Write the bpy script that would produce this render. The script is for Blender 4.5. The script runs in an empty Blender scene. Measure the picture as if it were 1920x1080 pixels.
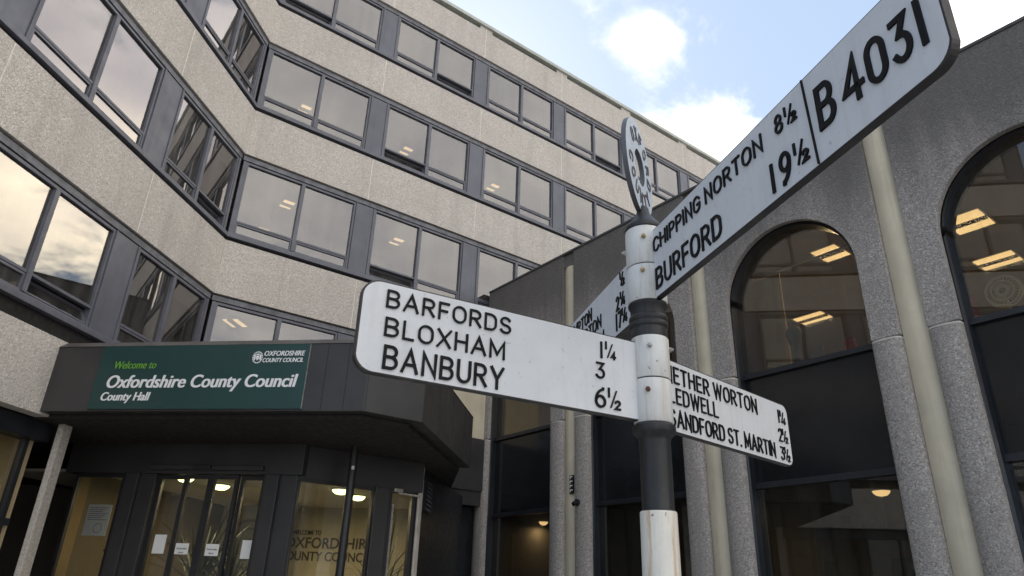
import bpy, bmesh, math, random
from mathutils import Vector, Matrix

random.seed(7)
SC = bpy.context.scene
COL = SC.collection
R = math.radians

# ------------------------------------------------------------------ camera
GROUND = 0.4
CAM_Z = 1.6
cr = Vector((0.79258557, -0.6089285, 0.0318465))
cu = Vector((-0.27175612, -0.30600072, 0.91242105))
cf = Vector((0.54585413, 0.73182624, 0.4080118))
cam_d = bpy.data.cameras.new("camera")
cam_d.sensor_width = 36.0
cam_d.lens = 1302.47 / 1920 * 36.0
cam_d.clip_start = 0.05
cam_d.clip_end = 3000
cam = bpy.data.objects.new("camera", cam_d)
COL.objects.link(cam)
cam.matrix_world = Matrix(((cr.x, cu.x, -cf.x, 0), (cr.y, cu.y, -cf.y, 0), (cr.z, cu.z, -cf.z, CAM_Z), (0, 0, 0, 1)))
SC.camera = cam

# ------------------------------------------------------------------ light
SC.view_settings.view_transform = 'Standard'
SC.view_settings.look = 'None'
SC.view_settings.gamma = 1.0
SC.view_settings.exposure = 1.05
SC.cycles.use_denoising = True
SC.cycles.max_bounces = 8
SC.cycles.transparent_max_bounces = 12
SC.cycles.sample_clamp_indirect = 6

SUN_EL, SUN_AZ = 38.0, 62.0            # azimuth counted from +X towards +Y
sd = Vector((math.cos(R(SUN_EL)) * math.cos(R(SUN_AZ)), math.cos(R(SUN_EL)) * math.sin(R(SUN_AZ)), math.sin(R(SUN_EL))))
sun_d = bpy.data.lights.new("sun", 'SUN')
sun_d.energy = 3.0
sun_d.angle = R(0.5)
sun_d.color = (1.0, 0.95, 0.87)
sun = bpy.data.objects.new("sun", sun_d)
COL.objects.link(sun)
sun.rotation_euler = sd.to_track_quat('Z', 'Y').to_euler()
sun.location = (20, 40, 40)

world = bpy.data.worlds.new("World")
SC.world = world
world.use_nodes = True
wn, wl = world.node_tree.nodes, world.node_tree.links
wn.clear()


def wnode(t, **kw):
    n = wn.new(t)
    for k, v in kw.items():
        setattr(n, k, v)
    return n


w_out = wnode('ShaderNodeOutputWorld')
w_bg = wnode('ShaderNodeBackground')
w_sky = wnode('ShaderNodeTexSky', sky_type='NISHITA', sun_disc=False)
w_sky.sun_elevation = R(SUN_EL)
w_sky.sun_rotation = R(90 - SUN_AZ)
w_sky.air_density = 1.0
w_sky.dust_density = 0.6
w_tc = wnode('ShaderNodeTexCoord')
w_sep = wnode('ShaderNodeSeparateXYZ')
wl.new(w_tc.outputs['Generated'], w_sep.inputs[0])
w_add = wnode('ShaderNodeMath', operation='ADD')
w_add.inputs[1].default_value = 0.16
wl.new(w_sep.outputs['Z'], w_add.inputs[0])
w_mx = wnode('ShaderNodeMath', operation='MAXIMUM')
w_mx.inputs[1].default_value = 0.05
wl.new(w_add.outputs[0], w_mx.inputs[0])
w_div = wnode('ShaderNodeVectorMath', operation='SCALE')
w_inv = wnode('ShaderNodeMath', operation='DIVIDE')
w_inv.inputs[0].default_value = 1.0
wl.new(w_mx.outputs[0], w_inv.inputs[1])
wl.new(w_tc.outputs['Generated'], w_div.inputs[0])
wl.new(w_inv.outputs[0], w_div.inputs['Scale'])
w_map = wnode('ShaderNodeMapping')
w_map.inputs['Location'].default_value = (5.37, 2.9, 0.0)
w_map.inputs['Scale'].default_value = (1, 1, 0.0)
wl.new(w_div.outputs[0], w_map.inputs[0])
w_n1 = wnode('ShaderNodeTexNoise')
w_n1.inputs['Scale'].default_value = 4.2
w_n1.inputs['Detail'].default_value = 9
w_n1.inputs['Roughness'].default_value = 0.62
w_n1.inputs['Distortion'].default_value = 0.35
wl.new(w_map.outputs[0], w_n1.inputs['Vector'])


def cloud_bank(direction, inner, outer, amount):
    """adds cloud cover round one direction of the sky"""
    d = wnode('ShaderNodeVectorMath', operation='DOT_PRODUCT')
    nrm = wnode('ShaderNodeVectorMath', operation='NORMALIZE')
    wl.new(w_tc.outputs['Generated'], nrm.inputs[0])
    wl.new(nrm.outputs[0], d.inputs[0])
    d.inputs[1].default_value = Vector(direction).normalized()
    mr = wnode('ShaderNodeMapRange', interpolation_type='SMOOTHSTEP')
    mr.inputs['From Min'].default_value = math.cos(R(outer))
    mr.inputs['From Max'].default_value = math.cos(R(inner))
    mr.inputs['To Max'].default_value = amount
    wl.new(d.outputs['Value'], mr.inputs['Value'])
    return mr.outputs[0]


def w_sum(a, b):
    m = wnode('ShaderNodeMath', operation='ADD')
    wl.new(a, m.inputs[0])
    wl.new(b, m.inputs[1])
    return m.outputs[0]


def pix_dir(x, y):
    return cf + cr * ((x - 960) / 1302.47) - cu * ((y - 540) / 1302.47)


w_lo = wnode('ShaderNodeMath', operation='MULTIPLY_ADD')
w_lo.inputs[1].default_value = 1.1
w_lo.inputs[2].default_value = -0.17
wl.new(w_n1.outputs['Fac'], w_lo.inputs[0])
cov = w_lo.outputs[0]
cov = w_sum(cov, cloud_bank(pix_dir(1290, 330), 3.0, 9.5, 0.32))
cov = w_sum(cov, cloud_bank(pix_dir(1205, 95), 0.4, 3.8, 0.205))
cov = w_sum(cov, cloud_bank(pix_dir(1010, 60), 1.5, 4.5, -0.14))
cov = w_sum(cov, cloud_bank(pix_dir(1420, 120), 1.0, 6.0, -0.08))
cov = w_sum(cov, cloud_bank(pix_dir(1910, 0), 1.5, 6.0, 0.30))
cov = w_sum(cov, cloud_bank(pix_dir(880, 15), 0.5, 3.0, 0.06))
cov = w_sum(cov, cloud_bank((0.25, -0.82, 0.52), 28, 62, 0.45))
cov = w_sum(cov, cloud_bank((0.93, 0.02, 0.34), 8, 24, 0.24))
cov = w_sum(cov, cloud_bank((0.83, 0.02, 0.55), 4, 16, 0.14))
w_ramp = wnode('ShaderNodeMapRange', interpolation_type='SMOOTHSTEP')
w_ramp.inputs['From Min'].default_value = 0.44
w_ramp.inputs['From Max'].default_value = 0.74
wl.new(cov, w_ramp.inputs['Value'])
w_n2 = wnode('ShaderNodeTexNoise')
w_n2.inputs['Scale'].default_value = 5.0
w_n2.inputs['Detail'].default_value = 6
wl.new(w_map.outputs[0], w_n2.inputs['Vector'])
w_cr = wnode('ShaderNodeValToRGB')
w_cr.color_ramp.elements[0].position = 0.3
w_cr.color_ramp.elements[0].color = (6.6, 6.5, 6.7, 1)
w_cr.color_ramp.elements[1].position = 0.62
w_cr.color_ramp.elements[1].color = (9.0, 8.75, 8.2, 1)
wl.new(w_n2.outputs['Fac'], w_cr.inputs[0])
w_mix = wnode('ShaderNodeMix', data_type='RGBA')
wl.new(w_ramp.outputs[0], w_mix.inputs['Factor'])
w_boost = wnode('ShaderNodeMix', data_type='RGBA')
w_boost.inputs['Factor'].default_value = 0.75
w_boost.inputs['B'].default_value = (2.9, 3.65, 4.75, 1)
wl.new(w_sky.outputs[0], w_boost.inputs['A'])
wl.new(w_boost.outputs['Result'], w_mix.inputs['A'])
w_glow = wnode('ShaderNodeMix', data_type='RGBA')
w_glow.inputs['A'].default_value = (1, 1, 1, 1)
w_glow.inputs['B'].default_value = (2.35, 2.2, 1.75, 1)
wl.new(cloud_bank((0.97, 0.02, 0.33), 4, 16, 1.0), w_glow.inputs['Factor'])
w_gs = wnode('ShaderNodeVectorMath', operation='MULTIPLY')
wl.new(w_cr.outputs[0], w_gs.inputs[0])
wl.new(w_glow.outputs['Result'], w_gs.inputs[1])
w_glow2 = wnode('ShaderNodeMix', data_type='RGBA')
w_glow2.inputs['A'].default_value = (1, 1, 1, 1)
w_glow2.inputs['B'].default_value = (1.45, 1.4, 1.42, 1)
wl.new(cloud_bank((0.83, 0.02, 0.54), 4, 15, 1.0), w_glow2.inputs['Factor'])
w_gs2 = wnode('ShaderNodeVectorMath', operation='MULTIPLY')
wl.new(w_gs.outputs[0], w_gs2.inputs[0])
wl.new(w_glow2.outputs['Result'], w_gs2.inputs[1])
wl.new(w_gs2.outputs[0], w_mix.inputs['B'])
wl.new(w_mix.outputs['Result'], w_bg.inputs['Color'])
w_bg.inputs['Strength'].default_value = 0.10
wl.new(w_bg.outputs[0], w_out.inputs[0])

# ------------------------------------------------------------------ materials


class NT:
    def __init__(self, name):
        self.m = bpy.data.materials.new(name)
        self.m.use_nodes = True
        self.n = self.m.node_tree.nodes
        self.l = self.m.node_tree.links
        self.b = self.n['Principled BSDF']
        self.out = self.n['Material Output']
        self.tc = self.n.new('ShaderNodeTexCoord').outputs['Object']

    def node(self, t, ins=None, **kw):
        n = self.n.new(t)
        for k, v in kw.items():
            setattr(n, k, v)
        for k, v in (ins or {}).items():
            if hasattr(v, 'is_output') or isinstance(v, bpy.types.NodeSocket):
                self.l.new(v, n.inputs[k])
            else:
                n.inputs[k].default_value = v
        return n

    def coord(self, scale=(1, 1, 1), loc=(0, 0, 0)):
        return self.node('ShaderNodeMapping', {'Vector': self.tc, 'Scale': scale, 'Location': loc}).outputs[0]

    def noise(self, scale, detail=4, rough=0.55, vec=None):
        return self.node('ShaderNodeTexNoise', {'Vector': vec or self.tc, 'Scale': scale, 'Detail': detail, 'Roughness': rough}).outputs['Fac']

    def ramp(self, fac, stops):
        n = self.node('ShaderNodeValToRGB', {'Fac': fac})
        e = n.color_ramp.elements
        while len(e) < len(stops):
            e.new(0.5)
        for i, (p, c) in enumerate(stops):
            e[i].position = p
            e[i].color = (*c, 1) if len(c) == 3 else c
        return n.outputs[0]

    def mix(self, fac, a, b, mode='MIX'):
        n = self.node('ShaderNodeMix', data_type='RGBA', blend_type=mode)
        for k, v in (('Factor', fac), ('A', a), ('B', b)):
            if isinstance(v, bpy.types.NodeSocket):
                self.l.new(v, n.inputs[k])
            else:
                n.inputs[k].default_value = v if not isinstance(v, tuple) else (*v, 1)[:4]
        return n.outputs['Result']

    def rng(self, v, a, b, c=0.0, d=1.0, smooth=True):
        return self.node('ShaderNodeMapRange', {'Value': v, 'From Min': a, 'From Max': b, 'To Min': c, 'To Max': d},
                         interpolation_type='SMOOTHSTEP' if smooth else 'LINEAR').outputs[0]

    def mul(self, a, b):
        return self.node('ShaderNodeMath', {0: a, 1: b}, operation='MULTIPLY').outputs[0]

    def z(self):
        return self.node('ShaderNodeSeparateXYZ', {0: self.tc}).outputs['Z']

    def bump(self, h, strength=0.4, dist=0.01):
        n = self.node('ShaderNodeBump', {'Height': h, 'Strength': strength, 'Distance': dist})
        self.l.new(n.outputs[0], self.b.inputs['Normal'])

    def set(self, **kw):
        names = {'color': 'Base Color', 'rough': 'Roughness', 'metal': 'Metallic', 'spec': 'Specular IOR Level', 'coat': 'Coat Weight'}
        for k, v in kw.items():
            s = self.b.inputs[names.get(k, k)]
            if isinstance(v, bpy.types.NodeSocket):
                self.l.new(v, s)
            else:
                s.default_value = (*v, 1) if isinstance(v, tuple) and len(v) == 3 else v
        return self.m


def mat_pebble(name, lo, mid, hi, grain, dirt=None, dirt_z=None):
    t = NT(name)
    vor = t.node('ShaderNodeTexVoronoi', {'Vector': t.tc, 'Scale': grain})
    cell = t.node('ShaderNodeSeparateColor', {0: vor.outputs['Color']}).outputs[0]
    c = t.ramp(cell, [(0.0, lo), (0.42, mid), (0.75, mid), (1.0, hi)])
    v2 = t.node('ShaderNodeTexVoronoi', {'Vector': t.tc, 'Scale': grain * 2.3})
    c2 = t.node('ShaderNodeSeparateColor', {0: v2.outputs['Color']}).outputs[1]
    c = t.mix(0.35, c, t.ramp(c2, [(0.1, lo), (0.55, mid), (0.95, hi)]))
    big = t.noise(0.9, 5, 0.6)
    c = t.mix(t.rng(big, 0.35, 0.7, 0.0, 0.36), c, tuple(x * 0.72 for x in mid))
    streak = t.noise(1.0, 5, 0.6, t.coord((2.6, 2.6, 0.22)))
    c = t.mix(t.rng(streak, 0.50, 0.70, 0.0, 0.42), c, tuple(x * 0.66 for x in mid))
    if dirt:
        edge = t.node('ShaderNodeMath', {0: t.z(), 1: t.mul(t.noise(1.0, 5, 0.65, t.coord((2.2, 2.2, 0.2))), 2.2)}, operation='ADD').outputs[0]
        c = t.mix(t.rng(edge, dirt_z[0], dirt_z[1], 0.0, 0.76), c, dirt)
    edge_d = vor.outputs['Distance']
    t.bump(t.mul(edge_d, -1.0), 0.55, 0.012)
    return t.set(color=c, rough=0.9, spec=0.25)


M = {}
M['pebble'] = mat_pebble('pebbledash_buff', (0.33, 0.30, 0.273), (0.56, 0.516, 0.472), (0.76, 0.715, 0.665), 48)
M['pebble_dark'] = mat_pebble('aggregate_grey', (0.18, 0.162, 0.149), (0.39, 0.356, 0.33), (0.64, 0.60, 0.56), 50,
                              (0.10, 0.094, 0.09), (7.0, 9.0))


def plain(name, c, rough=0.5, var=0.12, scale=4.0, streaks=0.0, metal=0.0, spec=0.5):
    t = NT(name)
    col = t.mix(t.rng(t.noise(scale, 6, 0.6), 0.3, 0.7), tuple(x * (1 - var) for x in c), tuple(min(1, x * (1 + var)) for x in c))
    if streaks:
        s = t.noise(1.0, 4, 0.6, t.coord((9, 9, 0.5)))
        col = t.mix(t.rng(s, 0.5, 0.75, 0, streaks), col, tuple(x * 0.5 for x in c))
    r = t.rng(t.noise(scale * 3, 3), 0.3, 0.7, rough * 0.85, min(1, rough * 1.15))
    return t.set(color=col, rough=r, metal=metal, spec=spec)


M['frame'] = plain('window_metal', (0.106, 0.110, 0.136), 0.45, 0.14, 3.0, 0.25)
M['cladding'] = plain('cladding_metal', (0.106, 0.111, 0.140), 0.42, 0.16, 1.2, 0.4)
M['lead'] = plain('lead_flashing', (0.125, 0.128, 0.148), 0.5, 0.35, 6.0, 0.4)
M['gap'] = plain('dark_joint', (0.012, 0.011, 0.011), 0.9)
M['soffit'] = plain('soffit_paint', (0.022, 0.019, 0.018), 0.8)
M['coping'] = plain('coping_metal', (0.42, 0.44, 0.40), 0.55, 0.15, 2.0, 0.3)
M['bronze'] = plain('bronze_fascia', (0.040, 0.0385, 0.040), 0.42, 0.15, 1.4, 0.15)
M['bronze_top'] = plain('bronze_flashing', (0.085, 0.077, 0.073), 0.5, 0.25, 2.0, 0.2)
M['black_metal'] = plain('black_metal', (0.022, 0.022, 0.025), 0.4, 0.15)
M['navy_frame'] = plain('navy_frame', (0.016, 0.018, 0.024), 0.4, 0.2, 3.0, 0.2)
M['cream'] = plain('cream_paint', (0.66, 0.585, 0.44), 0.7, 0.08, 1.5, 0.3)
M['mortar'] = plain('mortar', (0.62, 0.58, 0.52), 0.9)
M['blind'] = plain('blind_cloth', (0.55, 0.53, 0.48), 0.9, 0.06)
M['sealant'] = plain('sealant', (0.74, 0.70, 0.64), 0.8)
M['ceiling'] = plain('ceiling_white', (0.52, 0.49, 0.44), 0.9, 0.05)
M['room'] = plain('room_wall', (0.36, 0.34, 0.30), 0.9, 0.05)
M['room_warm'] = plain('room_warm_wall', (0.50, 0.40, 0.24), 0.9, 0.05)
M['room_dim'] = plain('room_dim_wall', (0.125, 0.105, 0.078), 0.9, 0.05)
M['lobby'] = plain('lobby_wall', (0.40, 0.37, 0.275), 0.85, 0.05)
M['tan_wall'] = plain('tan_wall', (0.24, 0.18, 0.10), 0.9, 0.05)
M['floor'] = plain('carpet', (0.10, 0.09, 0.08), 0.95, 0.1)
M['roofing'] = plain('roof_felt', (0.09, 0.09, 0.09), 0.95, 0.2)
M['black_panel'] = plain('black_glass_panel', (0.013, 0.014, 0.016), 0.16, 0.3, 0.8, 0.0, 0.0, 0.4)
M['white_paper'] = plain('white_paper', (0.90, 0.90, 0.90), 0.8, 0.03)
M['grey_paper'] = plain('grey_paper', (0.62, 0.66, 0.76), 0.8, 0.05)
M['ink'] = plain('ink', (0.05, 0.05, 0.05), 0.8)
M['curtain'] = plain('curtain_cloth', (0.42, 0.33, 0.20), 0.95, 0.1)
M['red'] = plain('red_plastic', (0.30, 0.025, 0.02), 0.5)
M['green_sage'] = plain('green_cloth', (0.03, 0.05, 0.035), 0.8)
M['leaf'] = plain('leaf_green', (0.03, 0.05, 0.02), 0.55, 0.35, 12)
M['terracotta'] = plain('terracotta_pot', (0.22, 0.09, 0.05), 0.8)
M['letter_dark'] = plain('wall_letter', (0.045, 0.035, 0.025), 0.6)
M['emblem'] = plain('wall_emblem', (0.22, 0.21, 0.16), 0.7)
M['wood'] = plain('wood', (0.13, 0.07, 0.03), 0.6, 0.2)
M['white_plastic'] = plain('white_plastic', (0.65, 0.65, 0.62), 0.5, 0.03)
M['brick'] = plain('brick_red', (0.22, 0.12, 0.09), 0.9, 0.25, 5)
M['sign_green'] = plain('sign_green', (0.013, 0.050, 0.048), 0.35, 0.08, 1.0)
M['sign_white'] = plain('sign_white', (0.80, 0.80, 0.82), 0.5, 0.02)
M['sign_lime'] = plain('sign_lime', (0.14, 0.36, 0.03), 0.5, 0.02)
M['steel'] = plain('bolt_steel', (0.42, 0.40, 0.36), 0.35, 0.3, 40, 0, 0.8)
M['rust'] = plain('bolt_rust', (0.16, 0.08, 0.05), 0.8, 0.4, 60)
M['brass'] = plain('bolt_brass', (0.50, 0.38, 0.20), 0.4, 0.3, 50, 0, 0.7)


def mat_glass(name, r0, tint, refl=(1, 1, 1), dirt=0.05):
    t = NT(name)
    t.n.remove(t.b)
    lw = t.node('ShaderNodeLayerWeight', {'Blend': 0.5}).outputs['Facing']
    p = t.node('ShaderNodeMath', {0: lw, 1: 4.0}, operation='POWER').outputs[0]
    f = t.rng(p, 0, 1, r0, 1.0, False)
    wob = t.noise(0.8, 2, 0.5)
    bmp = t.node('ShaderNodeBump', {'Height': wob, 'Strength': 0.05, 'Distance': 0.02}).outputs[0]
    gl = t.node('ShaderNodeBsdfGlossy', {'Color': (*refl, 1), 'Roughness': 0.012, 'Normal': bmp}).outputs[0]
    tr = t.node('ShaderNodeBsdfTransparent', {'Color': (*tint, 1)}).outputs[0]
    df = t.node('ShaderNodeBsdfDiffuse', {'Color': (0.45, 0.43, 0.40, 1)}).outputs[0]
    s = t.noise(1.0, 5, 0.65, t.coord((5, 5, 0.35)))
    fd = t.rng(s, 0.35, 0.8, dirt * 0.4, dirt * 2.2)
    a = t.node('ShaderNodeMixShader', {0: fd, 1: tr, 2: df}).outputs[0]
    o = t.node('ShaderNodeMixShader', {0: f, 1: a, 2: gl}).outputs[0]
    t.l.new(o, t.out.inputs[0])
    return t.m


M['glass'] = mat_glass('office_glass', 0.165, (0.50, 0.50, 0.48), (0.97, 0.94, 0.95), 0.07)
M['glass_hall'] = mat_glass('hall_glass', 0.07, (0.62, 0.60, 0.54), (0.9, 0.95, 1.0), 0.025)
M['glass_door'] = mat_glass('door_glass', 0.04, (0.84, 0.84, 0.80), (0.9, 0.95, 1.0), 0.015)


def mat_emit(name, c, s):
    t = NT(name)
    return t.set(color=(0.8, 0.8, 0.8), **{'Emission Color': (*c, 1), 'Emission Strength': s})


M['lamp_warm'] = mat_emit('lamp_warm', (1.0, 0.70, 0.34), 1.15)
M['lamp_office'] = mat_emit('lamp_office', (1.0, 0.70, 0.36), 1.6)
M['lamp_lobby'] = mat_emit('lamp_lobby', (0.95, 1.0, 0.45), 2.2)
M['louvre'] = plain('lamp_louvre', (0.20, 0.13, 0.05), 0.5)


def mat_post_paint(name, base, dark, amount, rust, spec=0.5):
    t = NT(name)
    n = t.noise(9, 8, 0.65)
    c = t.mix(t.rng(n, 0.3, 0.75, 0, 0.6), base, tuple(x * 0.86 for x in base))
    s = t.noise(1.0, 6, 0.7, t.coord((38, 38, 3.5)))
    c = t.mix(t.rng(s, 0.46, 0.70, 0, amount), c, rust)
    sp = t.noise(55, 3, 0.6)
    c = t.mix(t.rng(sp, 0.67, 0.72, 0, min(1, amount * 1.6)), c, dark)
    t.bump(t.noise(30, 5, 0.6), 0.25, 0.002)
    return t.set(color=c, rough=t.rng(n, 0.3, 0.7, 0.38, 0.6), spec=spec)


M['post_white'] = mat_post_paint('post_white_paint', (0.72, 0.69, 0.62), (0.28, 0.15, 0.08), 0.95, (0.50, 0.31, 0.16))
M['collar_white'] = mat_post_paint('collar_white_paint', (0.70, 0.70, 0.68), (0.22, 0.15, 0.10), 0.6, (0.46, 0.38, 0.29))
M['arm_white'] = mat_post_paint('arm_white_paint', (0.70, 0.715, 0.74), (0.30, 0.28, 0.26), 0.27, (0.53, 0.51, 0.48))
M['post_black'] = mat_post_paint('post_black_paint', (0.017, 0.018, 0.020), (0.06, 0.055, 0.05), 0.45, (0.06, 0.055, 0.055))
M['letter_black'] = mat_post_paint('letter_black_paint', (0.008, 0.0085, 0.010), (0.03, 0.03, 0.03), 0.2, (0.02, 0.02, 0.02), 0.15)
M['edge_black'] = mat_post_paint('edge_black_paint', (0.022, 0.019, 0.020), (0.08, 0.05, 0.04), 0.4, (0.05, 0.035, 0.032))
M['disc_pale'] = mat_post_paint('disc_pale_reflected_blue', (0.60, 0.67, 0.76), (0.3, 0.3, 0.3), 0.25, (0.50, 0.53, 0.57))  # pale face with a bluish reflection put into its colour
M['disc_grey'] = mat_post_paint('disc_letter_paint', (0.10, 0.10, 0.115), (0.2, 0.2, 0.2), 0.2, (0.16, 0.16, 0.16))


def mat_ground():
    t = NT('paving')
    b = t.node('ShaderNodeTexBrick', {'Vector': t.tc, 'Scale': 1.0, 'Color1': (0.46, 0.44, 0.41, 1), 'Color2': (0.41, 0.395, 0.37, 1),
                                      'Mortar': (0.10, 0.095, 0.09, 1), 'Mortar Size': 0.008, 'Brick Width': 0.6, 'Row Height': 0.6})
    c = t.mix(t.rng(t.noise(0.6, 6, 0.6), 0.35, 0.7, 0, 0.5), b.outputs[0], (0.15, 0.14, 0.13))
    t.bump(t.noise(25, 5), 0.2, 0.004)
    return t.set(color=c, rough=0.88)


M['ground'] = mat_ground()

# ------------------------------------------------------------------ mesh helpers


class Fr:
    """a local frame: u along a face, v outwards from it, z up"""

    def __init__(self, o, eu, ev):
        self.o, self.eu, self.ev = Vector((*o, 0)), Vector((*eu, 0)), Vector((*ev, 0))

    def p(self, u, v, z):
        return self.o + self.eu * u + self.ev * v + Vector((0, 0, z))


class MB:
    def __init__(self):
        self.v, self.f, self.mi = [], [], []

    def face(self, pts, mi=0):
        k = len(self.v)
        self.v += [tuple(p) for p in pts]
        self.f.append(tuple(range(k, k + len(pts))))
        self.mi.append(mi)

    def raw(self, vs, fs, mi=0):
        k = len(self.v)
        self.v += [tuple(p) for p in vs]
        for f in fs:
            self.f.append(tuple(i + k for i in f))
            self.mi.append(mi)

    def box(self, fr, u0, u1, v0, v1, z0, z1, mi=0):
        P = [fr.p(u, v, z) for z in (z0, z1) for (u, v) in ((u0, v0), (u1, v0), (u1, v1), (u0, v1))]
        self.raw(P, [(0, 1, 2, 3), (4, 5, 6, 7), (0, 1, 5, 4), (1, 2, 6, 5), (2, 3, 7, 6), (3, 0, 4, 7)], mi)

    def prism_z(self, pts, z0, z1, mi=0, mside=None):
        """plan polygon (xy) extruded in z"""
        n = len(pts)
        lo = [Vector((p[0], p[1], z0)) for p in pts]
        hi = [Vector((p[0], p[1], z1)) for p in pts]
        ms = mi if mside is None else mside
        self.raw(lo + hi, [tuple(range(n)), tuple(range(n, 2 * n))], mi)
        k = len(self.v) - 2 * n
        for i in range(n):
            j = (i + 1) % n
            self.f.append((k + i, k + j, k + n + j, k + n + i))
            self.mi.append(ms)

    def prism_face(self, fr, pts, v0, v1, mi=0, mside=None):
        """elevation polygon (u, z) extruded from v0 to v1"""
        n = len(pts)
        a = [fr.p(u, v0, z) for u, z in pts]
        b = [fr.p(u, v1, z) for u, z in pts]
        k = len(self.v)
        self.raw(a + b, [tuple(range(n)), tuple(range(n, 2 * n))], mi)
        ms = mi if mside is None else mside
        for i in range(n):
            j = (i + 1) % n
            self.f.append((k + i, k + j, k + n + j, k + n + i))
            self.mi.append(ms)

    def lathe(self, prof, c, seg=40, mi=0, cap=True):
        k = len(self.v)
        for r, z in prof:
            for i in range(seg):
                a = 2 * math.pi * i / seg
                self.v.append((c[0] + r * math.cos(a), c[1] + r * math.sin(a), z))
        for j in range(len(prof) - 1):
            for i in range(seg):
                i2 = (i + 1) % seg
                self.f.append((k + j * seg + i, k + j * seg + i2, k + (j + 1) * seg + i2, k + (j + 1) * seg + i))
                self.mi.append(mi)
        if cap:
            self.f.append(tuple(k + i for i in range(seg)))
            self.f.append(tuple(k + (len(prof) - 1) * seg + i for i in range(seg)))
            self.mi += [mi, mi]

    def cyl(self, a, b, r0, r1=None, seg=12, mi=0):
        r1 = r0 if r1 is None else r1
        a, b = Vector(a), Vector(b)
        q = (b - a).to_track_quat('Z', 'Y')
        P = []
        for c, r in ((a, r0), (b, r1)):
            for i in range(seg):
                t = 2 * math.pi * i / seg
                P.append(c + q @ Vector((r * math.cos(t), r * math.sin(t), 0)))
        fs = [(i, (i + 1) % seg, seg + (i + 1) % seg, seg + i) for i in range(seg)]
        self.raw(P, fs + [tuple(range(seg)), tuple(range(seg, 2 * seg))], mi)

    def obj(self, name, mats, parent=None, smooth=False, bevel=0.0, angle=35):
        me = bpy.data.meshes.new(name)
        me.from_pydata(self.v, [], self.f)
        for m in (mats if isinstance(mats, (list, tuple)) else [mats]):
            me.materials.append(M[m])
        me.polygons.foreach_set('material_index', self.mi)
        bm = bmesh.new()
        bm.from_mesh(me)
        bmesh.ops.remove_doubles(bm, verts=bm.verts, dist=1e-5)
        bmesh.ops.recalc_face_normals(bm, faces=bm.faces)
        if bevel:
            es = [e for e in bm.edges if len(e.link_faces) == 2 and e.calc_face_angle(0) > R(50)]
            bmesh.ops.bevel(bm, geom=es, offset=bevel, segments=2, affect='EDGES', profile=0.6, clamp_overlap=True)
        if smooth:
            for f in bm.faces:
                f.smooth = True
            for e in bm.edges:
                if len(e.link_faces) == 2 and e.calc_face_angle(0) > R(angle):
                    e.smooth = False
        bm.to_mesh(me)
        bm.free()
        o = bpy.data.objects.new(name, me)
        COL.objects.link(o)
        if parent:
            o.parent = parent
            # every thing's Empty carries a pure translation: keep world placement
            off = Vector(parent_loc(parent))
            me.transform(Matrix.Translation(-off))
        return o


def parent_loc(p):
    v = Vector((0, 0, 0))
    while p is not None:
        v += p.location
        p = p.parent
    return v


def tag(o, label, cat, group=None, kind=None):
    if label:
        o['label'] = label
    if cat:
        o['category'] = cat
    if group:
        o['group'] = group
    if kind:
        o['kind'] = kind
    return o


def thing(name, label, cat, loc, group=None):
    o = bpy.data.objects.new(name, None)
    COL.objects.link(o)
    o.location = loc
    o.empty_display_size = 0.3
    return tag(o, label, cat, group)


def text_verts(s, h, w=None, bold=0.0, shear=0.0, spacing=1.0, extrude=0.0, caps='H'):
    """vertices and faces of lettering with cap height h and width w, origin at the left end of the baseline"""
    def mk(txt):
        cu_ = bpy.data.curves.new('lettering_curve', 'FONT')
        cu_.body = txt
        cu_.size = 1.0
        cu_.offset = bold
        cu_.shear = shear
        cu_.space_character = spacing
        cu_.extrude = 0.5 if extrude else 0.0
        cu_.resolution_u = 5
        ob = bpy.data.objects.new('lettering_tmp', cu_)
        me = bpy.data.meshes.new_from_object(ob)
        vs = [v.co.copy() for v in me.vertices]
        fs = [tuple(p.vertices) for p in me.polygons]
        bpy.data.objects.remove(ob)
        bpy.data.curves.remove(cu_)
        bpy.data.meshes.remove(me)
        return vs, fs
    cap, _ = mk(caps)
    ch = max(v.y for v in cap) - min(v.y for v in cap)
    vs, fs = mk(s)
    x0, x1 = min(v.x for v in vs), max(v.x for v in vs)
    ky = h / ch
    kx = (w / (x1 - x0)) if w else ky
    return [Vector(((v.x - x0) * kx, v.y * ky, v.z * 2 * extrude)) for v in vs], fs


def put_text(mb, s, origin, er, h, w=None, mi=0, lift=0.0, **kw):
    """lettering on an upright face: origin at baseline left, er the reading direction, front towards er x z"""
    er = Vector(er)
    n = er.cross(Vector((0, 0, 1)))
    vs, fs = text_verts(s, h, w, **kw)
    o = Vector(origin) + n * lift
    mb.raw([o + er * v.x + Vector((0, 0, v.y)) + n * v.z for v in vs], fs, mi)


# ------------------------------------------------------------------ cast block lettering, drawn as strokes


def _arc(cx, cy, rx, ry, a0, a1, n=12):
    return [(cx + rx * math.cos(R(a0 + (a1 - a0) * i / n)), cy + ry * math.sin(R(a0 + (a1 - a0) * i / n))) for i in range(n + 1)]


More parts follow.
